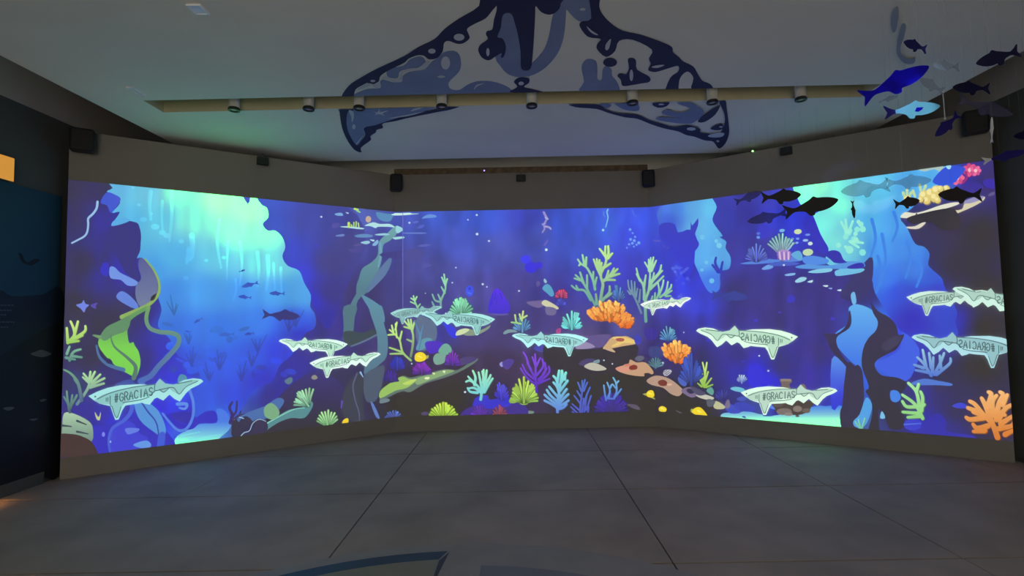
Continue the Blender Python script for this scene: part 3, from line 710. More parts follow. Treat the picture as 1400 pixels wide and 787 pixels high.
# ---- right wing rock shelf with bits
bits(KI, [([(205,552),(260,540),(330,525),(420,530),(500,510),(540,520),(530,538),(420,545),(280,555)],(84,130,216)),([(320,580),(350,560),(375,558),(380,575),(340,585)],(110,160,226)),([(360,555),(420,540),(520,548),(500,560),(390,565)],(70,96,196)),
 ([(480,500),(520,482),(540,510),(530,535),(495,520)],(96,170,216)),([(500,570),(560,555),(620,560),(700,560),(780,540),(866,545),(866,575),(760,580),(560,580)],(86,150,222)),([(540,520),(600,510),(680,530),(660,555),(560,555)],(80,140,226)),
 ([(446,610),(498,602),(495,614),(455,618)],(130,180,226)),([(568,598),(620,582),(695,578),(690,595),(620,603)],(130,200,226)),([(500,645),(530,625),(562,628),(550,645),(512,655)],(150,205,226)),([(565,650),(595,640),(590,654)],(180,220,230)),
 ([(715,610),(730,585),(866,578),(850,600),(740,618)],(110,190,226)),([(648,670),(678,668),(670,678)],(196,220,235)),([(678,684),(700,682),(695,690)],(130,160,220)),([(725,695),(748,690),(745,700)],(200,225,235))])
bits(KI, [([(660,500),(700,480),(740,490),(760,530),(780,545),(720,550),(690,530)],(44,40,170)),([(780,570),(830,550),(866,550),(866,575),(800,580)],(40,50,170)),([(580,280),(600,300),(640,400),(680,470),(660,500),(600,460),(580,400),(540,330)],(50,44,186)),([(300,360),(340,350),(370,380),(330,420),(305,400)],(58,60,196)),
 ([(455,745),(475,720),(500,735),(490,760),(465,760)],(60,58,190)),([(800,720),(820,705),(830,760),(810,770)],(110,180,230))], 'blue_mound')
a = Art('pebbles', K=KI)
for (x, y, rx, ry, c) in [(430,374,15,9,(120,180,226)),(515,380,21,14,(200,220,170)),(569,491,29,19,(186,216,170)),(582,444,13,10,(200,225,215)),(556,427,15,7,(150,190,226)),(514,418,10,7,(110,150,220)),(486,420,9,7,(110,150,226)),(302,411,10,8,(100,150,220)),(303,390,11,7,(90,120,216)),(568,397,14,6,(110,150,226)),(510,440,9,6,(130,170,226)),(440,560,6,5,(200,220,240))]:
    a.disc(x, y, rx, c, ry, -.1)
a.done('stuff')
# ---- corals
def fan(name, K, bx, by, a0, a1, n, L, w_, ct, cb, fork=.4, curl=.15, seed=1, lvar=.15, label=None, base=None):
    """fingered fan coral: n arms fanned from a base"""
    R = random.Random(seed); a = Art(name, K=K, label=label)
    yt = by-L if not isinstance(L, tuple) else by-L[1]
    g = grad(ct, cb, yt, by, K)
    order = sorted(range(n), key=lambda i: -abs(i-(n-1)/2))
    if base: a.disc(bx, by, base, cb, base*.5)
    for i in order:
        t = i/(n-1) if n > 1 else .5
        an = math.radians(a0+(a1-a0)*t); 
        if isinstance(L, tuple): l_ = 1/math.sqrt((math.cos(an)/L[0])**2+(math.sin(an)/L[1])**2)
        else: l_ = L
        l_ *= 1-R.random()*lvar
        c_ = curl*(t-.5)*2
        tip = (bx+l_*math.cos(an), by-l_*math.sin(an))
        mid = (bx+l_*.5*math.cos(an+c_*-.6), by-l_*.5*math.sin(an+c_*-.6))
        sh = lambda f: (lambda x, y: [v*f for v in g(x, y)])
        f_ = R.uniform(.86, 1.08)
        a.stroke([(bx, by), mid, tip], w_*1.3, w_*1.25, sh(.5)); a.stroke([(bx, by), mid, tip], w_*.95, w_*.75, sh(f_))
        if R.random() < fork:
            for sgn in (-1, 1):
                if R.random() < .75:
                    aa = an+sgn*R.uniform(.35, .6); q = .42+R.random()*.2
                    s_ = (bx+l_*q*math.cos(an), by-l_*q*math.sin(an))
                    a.stroke([s_, (s_[0]+l_*.18*math.cos(aa), s_[1]-l_*.18*math.sin(aa)), (s_[0]+l_*.42*math.cos((aa+an)/2), s_[1]-l_*.42*math.sin((aa+an)/2))], w_*.72, w_*.62, sh(f_*1.03))
    return a.done()
def antler(name, K, strokes, w0, w1, ct, cb, label=None):
    ys = [q[1] for s in strokes for q in s]; g = grad(ct, cb, min(ys), max(ys), K)
    a = Art(name, K=K, label=label)
    dk = lambda x, y: [v*.62 for v in g(x, y)]
    for s in strokes: a.stroke([(x+w1*.16, y+w1*.14) for x, y in s], w0*.85, w1*.85, dk)
    for s in strokes: a.stroke(s, w0*.78, w1*.74, g)
    return a.done()
U6 = (770, 330, 6.558); U1 = (700, 480, 7.778); U3 = (520, 480, 7.0); U4 = (850, 440, 5.62); U5 = (1140, 380, 3.423)
antler('branch_coral', U6, [[(285,570),(220,440),(170,360),(110,300)],[(180,370),(150,275)],[(150,345),(100,330)],[(212,420),(213,300)],[(245,525),(190,440),(120,430),(75,395)],[(130,430),(115,395)],[(285,430),(265,340),(215,240),(160,200),(130,160)],[(190,210),(172,120)],[(200,215),(207,140)],[(265,340),(270,270)],[(280,390),(300,320)],[(155,200),(140,215)]], 30, 20, (160,222,166), (100,156,150))
antler('branch_coral', U6, [[(325,575),(345,450),(355,380),(335,300),(370,220),(385,160),(375,100),(378,42)],[(385,140),(325,65)],[(386,150),(405,110),(402,40)],[(398,150),(440,105)],[(360,235),(425,195)],[(335,300),(300,230),(273,160)],[(312,240),(300,155)],[(322,245),(325,165)],[(328,262),(345,190)],[(365,350),(420,300),(455,240)],[(430,300),(487,245)],[(420,312),(505,288)],[(380,340),(465,345)],[(388,330),(405,260)],[(345,530),(410,460),(415,400)],[(385,495),(440,462)],[(300,560),(292,470)]], 36, 21, (200,242,146), (112,160,150))
antler('branch_coral', U6, [[(700,640),(640,500),(590,420),(580,345)],[(620,470),(610,350)],[(640,500),(640,360)],[(650,500),(665,420)],[(600,470),(575,440)],[(680,540),(690,430)]], 26, 14, (116,156,176), (100,130,156))
antler('branch_coral', U6, [[(740,715),(735,540),(765,440),(775,340),(775,270),(730,185)],[(770,262),(765,160)],[(775,262),(785,145)],[(785,262),(810,140)],[(790,262),(835,170)],[(775,425),(800,350),(815,280)],[(788,355),(860,280),(880,210)],[(790,365),(890,260)],[(780,425),(850,360),(900,310)],[(725,520),(720,400),(680,330),(655,240)],[(690,350),(655,290)],[(722,405),(740,300)]], 34, 17, (176,232,180), (104,160,150))
antler('branch_coral', U6, [[(830,535),(860,450),(850,370)],[(860,480),(890,400),(900,345)],[(870,500),(920,450),(940,360)],[(900,480),(960,420),(970,385)],[(910,480),(975,440)],[(920,490),(965,486)],[(820,530),(825,460)],[(790,530),(800,490)]], 26, 17, (170,226,190), (112,176,150))
# orange bunched corals
def bunch(K, outline, n, r, seed, flat=1.0):
    R = random.Random(seed); a = Art('orange_coral', K=K)
    xs_ = [p[0] for p in outline]; ys_ = [p[1] for p in outline]
    a.poly(outline, (196,104,44), 3)
    cx, y1, y0 = sum(xs_)/len(xs_), max(ys_), min(ys_)
    def inside(x, y):
        c = False; N = len(outline); j = N-1
        for i in range(N):
            xi, yi = outline[i]; xj, yj = outline[j]
            if (yi > y) != (yj > y) and x < (xj-xi)*(y-yi)/(yj-yi)+xi: c = not c
            j = i
        return c
    pts = []
    while len(pts) < n:
        x, y = R.uniform(min(xs_), max(xs_)), R.uniform(y0, y1)
        if inside(x, y): pts.append((x, y))
    pts.sort(key=lambda p: p[1])
    for x, y in pts[::1]:
        t = (y-y0)/(y1-y0); an = math.atan2(y1+30-y, (x-cx)*1.1)
        c = mixc((255,206,110), (226,110,50), min(1, t*.9+R.uniform(-.15, .2)))
        dx, dy = math.cos(an)*r*1.5, -math.sin(an)*r*1.5
        a.stroke([(x-dx*.2+2, y-dy*.2+3), (x+dx+2, y+dy+3)], r*1.5, r*1.5, [v*.72 for v in c]); a.stroke([(x, y), (x+dx, y+dy)], r*1.3, r*1.2, c)
    a.done()
bunch((740,405,4.917), [(315,105),(330,80),(390,75),(400,45),(450,35),(500,42),(540,70),(555,110),(600,150),(608,190),(580,215),(530,205),(490,175),(440,165),(400,170),(350,150),(318,135)], 85, 13, 4)
bunch(KH, [(820,300),(830,265),(870,240),(920,235),(970,260),(1000,310),(990,350),(940,375),(880,360),(835,330)], 55, 13, 6)
# feathery and fan corals
fan('fan_coral', KH, 205, 148, 20, 160, 9, (70,140), 15, (140,240,226), (100,200,206), .7, .2, 3)
fan('fan_coral', KH, 855, 225, 20, 160, 10, (62,100), 9, (130,210,220), (70,120,190), .6, .1, 4)
antler('finger_coral', U4, [[(635,500),(640,400),(622,310)],[(640,400),(655,310)],[(630,475),(592,375)],[(628,490),(580,400)],[(642,450),(665,380)],[(645,490),(690,430)],[(650,500),(700,480)],[(632,440),(604,360)],[(615,495),(585,470)]], 20, 13, (210,240,140), (140,186,80))
def feather(K, bx, by, tx, ty, n, lw, w_, ct, cb, seed=1):
    R = random.Random(seed); g = grad(ct, cb, ty, by, K); a = Art('feather_coral', K=K)
    H_ = by-ty
    dk = lambda xx, yy: [v*.5 for v in g(xx, yy)]
    for i in range(n):
        t = 1-(i+.5)/n
        for s in ((-1, 1) if i % 2 else (1, -1)):
            x, y = bx+(tx-bx)*t*.75, by+(ty-by)*t*.62
            l_ = lw*math.sin(math.pi*min(1, .3+.62*(1-t)+R.uniform(-.05, .05)))*R.uniform(.8, 1.05)
            up_ = H_*R.uniform(.24, .34)
            q = [(x, y), (x+s*l_*.75, y-up_*.35), (x+s*l_*R.uniform(.85, 1.05), y-up_)]
            f = R.uniform(.88, 1.08)
            a.stroke(q, w_*1.25, w_*1.2, dk); a.stroke(q, w_*.9, w_*.75, lambda xx, yy, f=f: [v*f for v in g(xx, yy)])
    q = [(bx, by), ((bx+tx)/2, (by+ty)/2), (tx, ty)]
    a.stroke(q, w_*1.3, w_, g)
    return a.done()
antler('feather_coral', U1, [[(560,300),(562,240)],[(500,400),(470,300),(440,262)],[(480,330),(500,205)],[(520,330),(545,290),(572,225)],[(540,300),(530,205)],[(510,420),(590,310)],[(505,470),(480,380),(440,330)],[(500,500),(440,430),(395,375)],[(490,540),(410,470),(370,410)],[(485,570),(400,510),(345,460)],[(480,600),(420,560),(345,522)],[(500,520),(550,440),(580,400)],[(500,560),(560,490),(598,455)],[(495,590),(560,550),(600,520)],[(490,612),(540,598),(580,562)],[(485,680),(480,560),(500,430),(520,300),(530,215)]], 36, 32, (136,236,222), (92,124,216))
antler('feather_coral', U1, [[(735,420),(700,330)],[(750,400),(775,300)],[(760,420),(800,330)],[(740,500),(690,420)],[(730,560),(660,470)],[(710,620),(640,560)],[(770,640),(790,480),(830,380)],[(760,560),(800,440)],[(790,620),(830,500),(840,470)],[(700,660),(625,590)],[(745,650),(760,500)],[(720,690),(730,540),(745,420),(745,310)],[(690,680),(640,640)],[(800,680),(815,590)]], 26, 20, (78,112,200), (80,88,190))
fan('fan_coral', KH, 470, 720, 15, 165, 15, (120,150), 15, (70,60,176), (60,40,140), .7, .2, 7)
antler('branch_coral', U1, [[(1000,520),(985,440),(975,360)],[(1015,490),(1040,420),(1010,330)],[(1045,385),(1065,350),(1100,390)],[(1080,500),(1110,430),(1105,340),(1075,280)],[(1105,345),(1132,314)],[(1090,490),(1160,400)],[(1005,500),(1090,505)],[(1040,420),(1030,500)]], 26, 20, (120,196,226), (80,110,206))
fan('fan_coral', KH, 770, 410, 30, 150, 9, (60,80), 6, (110,170,170), (90,130,150), .4, .1, 8)
fan('fan_coral', KH, 1010, 520, 40, 140, 9, (80,210), 20, (66,100,206), (60,80,170), .6, .1, 9)
fan('fan_coral', KG, 520, 700, 40, 140, 8, (46,115), 13, (96,160,214), (76,104,190), .5, .1, 10)
antler('branch_coral', U3, [[(960,460),(965,400),(930,330),(860,280),(820,290)],[(910,320),(840,240)],[(900,320),(910,250),(885,185)],[(960,390),(900,350),(840,355)],[(930,395),(860,385),(835,350)],[(975,395),(960,300),(940,200)],[(985,370),(990,280),(975,190)],[(985,300),(988,175)],[(1000,340),(1010,240),(1018,180)],[(1000,330),(1040,260),(1055,225)],[(995,390),(1040,310),(1075,258)]], 34, 23, (160,240,196), (110,196,214))
fan('fan_coral', KF, 965, 640, 8, 172, 15, (98,172), 16, (200,232,100), (150,196,90), .5, .15, 12, base=30)
antler('branch_coral', U1, [[(260,430),(250,300),(190,180),(150,60),(120,10)],[(200,190),(160,120)],[(250,280),(250,150),(245,30)],[(250,150),(215,60)],[(255,160),(300,70)],[(265,250),(330,160),(320,80)],[(280,300),(350,220),(350,120)],[(280,330),(390,230),(390,160)],[(330,240),(370,180)],[(240,300),(150,220),(110,140)],[(250,350),(160,280),(90,180)],[(280,340),(400,290)]], 34, 22, (136,80,220), (84,50,180))
fan('fan_coral', KF, 422, 752, 8, 172, 15, (104,112), 17, (208,236,96), (150,200,70), .3, .1, 13)
fan('finger_coral', KF, 800, 740, 30, 150, 7, (52,84), 13, (178,92,112), (140,70,96), .4, .1, 14)
fan('finger_coral', KF, 670, 740, 30, 150, 9, (60,90), 12, (122,66,206), (90,46,170), .4, .1, 15)
fan('finger_coral', KF, 815, 625, 40, 140, 8, (50,125), 12, (96,96,226), (60,50,200), .5, .1, 16)
fan('finger_coral', KF, 85, 755, 15, 165, 9, (60,62), 9, (92,150,226), (64,90,170), .3, .1, 17)
antler('branch_coral', KF, [[(205,355),(150,300),(130,220),(95,180),(60,150)],[(95,180),(50,185)],[(110,200),(100,110)],[(85,165),(75,120)],[(130,220),(145,160)],[(100,150),(112,100)],[(150,300),(90,280),(60,270)],[(150,310),(65,312)]], 18, 13, (200,240,140), (150,190,120))
antler('branch_coral', KF, [[(205,330),(220,240),(215,160),(170,100),(158,85)],[(215,165),(205,80)],[(200,130),(185,80)],[(215,150),(232,90)],[(215,230),(180,215)],[(200,140),(160,130)]], 20, 13, (190,236,140), (110,140,110))
antler('branch_coral', KF, [[(250,280),(270,200),(250,140),(230,90)],[(268,200),(290,120)]], 22, 12, (90,124,170), (96,150,180))
fan('anemone', KF, 485, 390, 10, 170, 13, (52,100), 11, (150,64,200), (84,40,160), .5, .1, 18)
fan('anemone', KF, 280, 450, 5, 175, 15, (68,86), 11, (150,60,200), (90,30,150), .5, .1, 19)
fan('anemone', KF, 115, 420, 20, 160, 11, (56,100), 12, (60,80,210), (50,50,170), .4, .1, 20)
fan('anemone', KF, 70, 500, 10, 170, 11, (52,80), 11, (84,30,190), (60,30,130), .4, .1, 21)
fan('fan_coral', KF, 955, 165, 30, 150, 9, (62,110), 14, (96,150,200), (90,140,190), .3, .1, 22)
antler('branch_coral', KF, [[(945,110),(915,100),(905,50)],[(925,105),(880,100)],[(950,90),(960,25)],[(960,70),(985,55)],[(945,80),(935,45)]], 16, 13, (214,236,140), (150,200,140))
fan('fan_coral', KE, 445, 790, 15, 165, 11, (80,122), 16, (150,240,190), (110,190,160), .5, .12, 23)
antler('branch_coral', KE, [[(155,745),(135,700),(125,660)],[(140,715),(105,700)],[(130,690),(108,675)],[(135,690),(148,665)],[(150,740),(170,715)]], 15, 11, (170,230,170), (130,190,150))
antler('branch_coral', KE, [[(310,740),(310,690),(340,610),(330,515)],[(335,580),(315,535)],[(338,590),(352,545)],[(335,640),(312,600)],[(308,690),(290,650)],[(305,700),(270,690),(252,650)],[(262,725),(250,700)]], 18, 12, (160,230,180), (110,160,160))
a = Art('purple_sponge', K=KE); a.poly([(625,750),(640,680),(665,625),(690,612),(715,630),(740,670),(770,720),(760,775),(640,775)], grad((90,30,236), (66,36,200), 610, 770, KE))
for q in ([(660,650),(650,690)],[(680,640),(668,690)],[(650,700),(645,730)],[(690,660),(680,720)],[(705,640),(720,680)]): a.stroke(q, 8, 6, (50,14,190))
a.done()
a = Art('blue_sponge', K=KE); a.disc(502, 628, 28, (60,84,230), 38); a.stroke([(495,615),(505,610)], 8, 8, (40,50,180)); a.stroke([(490,640),(512,645)], 6, 6, (100,130,236)); a.done(); a = Art('blue_sponge', K=KE); a.disc(880, 415, 36, (62,64,236), 30); a.disc(915, 470, 42, (56,50,220), 38); a.disc(968, 455, 25, (60,44,214), 22); a.done()
fan('pink_anemone', KE, 1118, 668, 0, 180, 11, (40,50), 16, (236,96,140), (190,70,130), .3, .1, 24)
fan('blue_anemone', KE, 1115, 725, 10, 170, 9, (34,50), 8, (96,110,226), (70,76,196), .3, .1, 25)
a = Art('hanging_coral', K=KE); a.stroke([(1000,100),(1010,120),(1020,140),(1010,165),(1000,185),(1005,210),(990,235)], 16, 8, (150,140,200)); a.stroke([(1010,195),(1035,200),(1048,212)], 14, 10, (160,156,206)); a.stroke([(1012,135),(1028,145)], 12, 10, (170,170,214)); a.stroke([(990,180),(1010,175)], 10, 10, (150,146,206)); a.stroke([(1005,320),(1030,285)], 12, 8, (104,96,180)); a.disc(1017, 351, 9, (200,230,235)); a.done()
a = Art('pale_crack', K=KG); a.stroke([(448,80),(440,100),(448,130),(440,170),(432,200)], 8, 5, (130,200,230)); a.done(); a = Art('pale_crack', K=KG); a.stroke([(420,95),(418,115),(430,130)], 6, 5, (90,140,220)); a.done(); a = Art('pale_speck', K=KG); a.disc(415, 219, 8, (160,226,230)); a.done(); a = Art('pale_crack', K=KG); a.stroke([(610,85),(625,120),(640,128)], 8, 6, (80,110,220)); a.done()
a = Art('bubble_cluster', K=KG)
for (x, y, r) in [(597,216,10),(614,240,7),(630,265,8),(600,282,10),(625,290,11),(655,305,12),(612,308,10),(590,315,8),(640,318,8),(575,338,6),(622,330,7)]: a.disc(x, y, r, (96,140,236)); a.disc(x-2, y-2, r*.5, (130,180,240))
a.done('stuff')
a = Art('distant_reef', K=KG)
a.poly([(795,190),(840,168),(900,180),(918,235),(985,215),(1005,215),(1005,160),(1018,190),(1055,138),(1055,190),(1030,230),(1062,320),(1035,360),(1030,440),(1000,520),(960,540),(920,420),(860,330),(830,290),(800,270)], grad((58,64,186), (50,56,206), 150, 500, KG), 2, 6)
for k in range(26): a.disc(R_.uniform(880, 1010), R_.uniform(440, 680), R_.uniform(4, 14), mixc((60,70,214), (86,112,226), R_.random()), None, 0, 7)
for k in range(14): a.disc(R_.uniform(760, 860), R_.uniform(285, 380), R_.uniform(3, 8), (92,86,190), None, 0, 6)
a.done('stuff')
# left corals
antler('branch_coral', KB, [[(50,190),(85,150),(80,110),(65,75)],[(85,150),(105,75)],[(80,170),(140,130),(145,100)],[(95,165),(130,150)],[(50,180),(45,110)],[(60,185),(110,180)]], 22, 15, (206,236,140), (150,200,100))
antler('branch_coral', KB, [[(60,285),(80,240),(120,225)],[(80,262),(125,268)],[(45,250),(60,210)],[(40,270),(90,280)]], 20, 14, (130,190,160), (90,140,130))
antler('branch_coral', KB, [[(100,520),(150,450),(165,400),(135,355)],[(165,400),(172,345)],[(170,400),(196,345)],[(180,405),(225,360)],[(160,430),(200,405),(248,380)],[(170,430),(245,408)],[(160,400),(132,375)]], 20, 14, (176,224,160), (96,130,150))
antler('branch_coral', KB, [[(125,500),(110,420),(90,380),(60,350),(30,335)],[(100,400),(85,385)]], 26, 12, (110,160,130), (80,104,140))
antler('branch_coral', KB, [[(60,560),(50,500),(45,450)],[(60,540),(90,490),(100,470)],[(55,520),(30,480)],[(65,540),(75,470)]], 20, 12, (110,160,140), (70,100,110))
fan('fan_coral', KD, 445, 590, 75, 175, 9, (95,120), 13, (176,232,180), (130,190,160), .2, .1, 26)
fan('fan_coral', KD, 560, 715, 40, 150, 10, (70,105), 13, (176,230,160), (120,180,130), .2, .1, 27)
fan('fan_coral', KD, 955, 665, 15, 165, 8, (56,50), 8, (110,140,226), (70,80,160), .3, .1, 28)
# right corals
fan('anemone', KI, 430, 535, 55, 130, 10, (100,145), 11, (150,216,200), (130,140,190), .3, .3, 29)
a = Art('anemone', K=KI); a.disc(442, 505, 40, (170,140,200), 30); 
for k in range(7): a.stroke([(410+k*11, 530), (405+k*12, 490)], 6, 5, (226,196,220) if k % 2 else (120,90,196))
a.done()
fan('fan_coral', KI, 292, 540, 15, 165, 11, (62,94), 11, (104,130,220), (84,96,200), .3, .1, 30)
antler('orange_branch_coral', U5, [[(765,745),(740,680),(700,640),(660,590),(635,575)],[(690,630),(625,605)],[(700,652),(640,660),(618,650)],[(720,690),(670,700),(650,682)],[(705,712),(652,716)],[(740,680),(710,600),(690,560)],[(715,610),(735,545),(722,532)],[(745,640),(740,580),(760,548)],[(760,660),(770,590),(790,545),(776,532)],[(788,590),(810,545)],[(770,660),(800,610),(835,590)],[(780,680),(842,640)],[(772,702),(830,690),(845,662)],[(700,640),(650,625)],[(755,620),(800,640)],[(800,730),(840,710)]], 34, 22, (246,186,120), (206,120,56))
antler('branch_coral', U5, [[(455,455),(420,400),(390,370)],[(430,410),(415,335)],[(420,420),(375,405)],[(440,440),(382,430)],[(460,440),(465,370)],[(455,420),(445,350)],[(470,450),(500,390),(515,350)],[(480,450),(540,400),(545,375)],[(500,420),(495,362)]], 20, 14, (150,200,220), (84,120,206))
patch('rock_shelf', U5, [(360,490),(420,470),(480,478),(550,492),(545,503),(480,500),(380,500)], (80,120,206))
antler('branch_coral', U5, [[(415,655),(380,590),(320,545)],[(390,600),(340,600),(320,575)],[(400,632),(322,625)],[(405,645),(345,650)],[(400,600),(385,530),(348,490)],[(385,530),(396,495)],[(410,620),(415,560),(405,530)],[(412,600),(424,590)]], 22, 17, (166,230,160), (140,206,130))
antler('branch_coral', U5, [[(125,700),(115,660)],[(132,700),(145,655)],[(120,700),(100,670)]], 11, 8, (140,216,170), (110,190,170))
# flowers and yellow cluster, top right
a = Art('yellow_coral', K=KK)
for q in ([(290,230),(280,200)],[(300,225),(300,185)],[(310,225),(320,200)],[(370,190),(365,160)],[(385,190),(395,165)],[(340,220),(330,190)]): a.stroke(q, 12, 14, (190,216,160))
for (x, y, r) in [(385,215,28),(420,205,30),(450,190,30),(480,200,26),(500,180,20),(400,240,22),(440,225,26),(455,238,18),(370,235,16),(470,180,18),(300,235,22)]:
    a.disc(x+3, y+4, r, (150,130,90)); a.disc(x, y, r*.92, (224,206,124)); a.disc(x-r*.2, y-r*.25, r*.5, (246,232,164))
a.done()
def flower(K, x, y, r, c):
    a = Art('pink_flower', K=K)
    for k in range(7):
        an = k*math.pi*2/7
        a.disc(x+math.cos(an)*r*.55, y+math.sin(an)*r*.5, r*.45, mixc(c, (150,40,110), .4 if k % 2 else 0), r*.34, an)
    a.disc(x, y, r*.3, (250,190,200)); a.done()
flower(KK, 555, 125, 40, (236,110,150)); flower(KK, 622, 85, 38, (230,90,140)); flower(KK, 650, 88, 30, (236,110,160)); 
a = Art('pink_stem', K=KK); a.stroke([(585,150),(605,125),(600,95)], 12, 8, (150,50,110)); a.done()
bits(KK, [([(265,325),(290,300),(340,305),(400,290),(470,265),(540,250),(570,255),(520,275),(440,295),(360,315),(350,300),(330,330),(290,330)],(226,226,206)),([(505,325),(525,295),(580,285),(600,250),(690,220),(690,240),(640,270),(560,305)],(214,206,176)),([(580,250),(640,225),(690,218),(680,235),(620,255)],(150,146,190)),
 ([(297,375),(340,372),(380,352),(395,355),(360,384),(310,384)],(220,214,196)),([(400,335),(420,322),(448,330),(430,342)],(224,224,220)),([(715,210),(745,195),(745,212),(720,218)],(96,90,140))])
bits(KK, [([(355,80),(420,70),(480,65),(500,90),(480,100),(440,80),(390,92)],(170,196,190)),([(470,90),(500,70),(560,65),(600,80),(560,130),(540,150),(460,160),(430,140)],(50,84,214)),([(500,62),(525,62),(520,80),(505,78)],(160,220,240)),([(690,140),(740,130),(745,180),(700,170)],(60,30,170)),([(580,160),(660,150),(690,180),(620,200),(580,190)],(58,34,150))], 'blue_mound')
patch('dark_rock', KK, [(300,330),(400,300),(520,280),(560,310),(570,380),(480,390),(440,360),(400,350),(330,360)], (48,40,62))
# small bits near the right sand
bits(KJ, [([(260,400),(280,370),(320,365),(345,400),(370,450),(370,490),(300,500),(265,470)],(38,14,214)),([(400,470),(410,445),(430,445),(435,480),(410,490)],(44,28,200)),([(160,500),(190,490),(235,500),(240,520),(190,515)],(110,190,214)),([(125,600),(150,585),(190,600),(220,635),(160,640)],(64,80,190)),([(180,590),(230,575),(290,600),(300,630),(220,625)],(60,70,180)),
 ([(345,655),(360,640),(390,640),(400,655)],(44,80,170)),([(225,660),(240,655),(250,668)],(50,80,170)),([(65,600),(80,570),(130,600),(120,615),(80,615)],(190,190,150)),([(30,560),(75,570),(60,600),(30,600)],(90,96,110)),([(130,590),(150,560),(160,600),(140,615)],(120,110,140)),([(195,560),(225,545),(255,555),(230,572)],(70,86,180)),([(310,560),(360,570),(420,620),(360,600)],(86,130,226))])
fan('fan_coral', KJ, 225, 470, 40, 140, 7, (32,52), 9, (196,220,240), (110,130,220), .2, .1, 31)
fan('fan_coral', KJ, 115, 570, 50, 150, 8, (50,70), 9, (70,80,180), (60,60,150), .3, .1, 32)
a = Art('stone_jar', K=KJ, label='grey stone jar and rocks')
a.poly([(440,450),(470,445),(505,450),(508,465),(495,475),(505,500),(540,520),(440,520),(450,480)], (112,100,96)); a.stroke([(450,452),(500,452)], 14, 12, (140,128,120)); a.done(); a = Art('stone_jar', K=KJ); a.poly([(560,500),(560,480),(578,475),(590,500),(585,525),(565,520)], (120,108,104)); a.done(); a = Art('stone_pile', K=KJ)
a.poly([(390,560),(460,570),(640,570),(620,600),(600,630),(540,650),(430,640),(410,610)], (74,66,66))
for (x, y, rx, ry, c) in [(465,630,45,20,(120,110,106)),(540,615,26,18,(130,118,112)),(590,625,24,14,(104,96,92)),(490,645,24,10,(140,130,124)),(430,590,30,14,(92,84,82)),(540,655,12,6,(90,84,84))]: a.disc(x, y, rx, c, ry)
a.done()
a = Art('picture_seam'); a.stroke([(551,291),(551,360),(551,432)], .9, .6, (112,118,200)); a.done()
# ---- speckles of plankton
a = Art('plankton')
for (K, pts) in ((KE, [(98,170,8),(552,246,11),(632,292,8),(491,150,6),(550,118,8),(410,471,6),(590,582,9),(618,600,6),(834,627,7),(386,572,6),(206,643,4)]), (KH, [(420,355,6),(477,379,6),(820,372,7),(960,168,5)]),
   (KJ, [(324,315,6),(375,400,6),(38,228,14),(232,347,12),(440,70,12),(305,115,16),(740,105,18)]), (KC, [(520,203,7),(490,375,14)]), (KF, [(570,568,9),(212,378,6),(440,40,6)])):
    ox, oy, s = K
    for i, (x, y, r) in enumerate(pts):
        big = r > 11
        a.disc(ox+x/s, oy+y/s, r/s*.9, (64,60,190) if big else (196,214,236), r/s*(.5 if big else .8), 0, 7)
a.done('stuff')
# ---- paper sharks with the hand-lettered word
TS = [(450,430),(520,395),(600,366),(700,346),(850,338),(950,346),(972,350),(1012,298),(1064,344),(1100,350),(1150,330),(1200,306),(1270,293),(1330,300),(1350,317),(1310,345),(1250,375),(1212,410),(1165,474),(1122,452),(1085,420),(1070,432),(1036,466),(988,442),(966,452),(930,498),(886,490),(868,482),(830,490),(740,504),(716,540),(686,614),(660,616),(640,560),(622,508),(560,495),(500,468)]
TS = [((x-450)/900, ((430-(x-450)/900*113)-y)/900) for x, y in TS]
GL = {'#':[[(.2,0),(.35,1)],[(.55,0),(.7,1)],[(.05,.35),(.8,.35)],[(.1,.65),(.85,.65)]],
 'G':[[(.9,.8),(.6,1),(.2,.85),(.05,.45),(.25,.08),(.6,0),(.9,.2),(.9,.48),(.55,.48)]],'R':[[(.1,0),(.1,1),(.6,1),(.85,.8),(.6,.52),(.1,.5)],[(.45,.5),(.9,0)]],
 'A':[[(.02,0),(.45,1),(.92,0)],[(.2,.38),(.72,.38)]],'C':[[(.9,.82),(.6,1),(.2,.85),(.05,.5),(.2,.12),(.6,0),(.9,.18)]],'I':[[(.5,0),(.5,1)]],'S':[[(.88,.85),(.55,1),(.15,.85),(.2,.58),(.75,.42),(.85,.15),(.5,0),(.08,.15)]]}
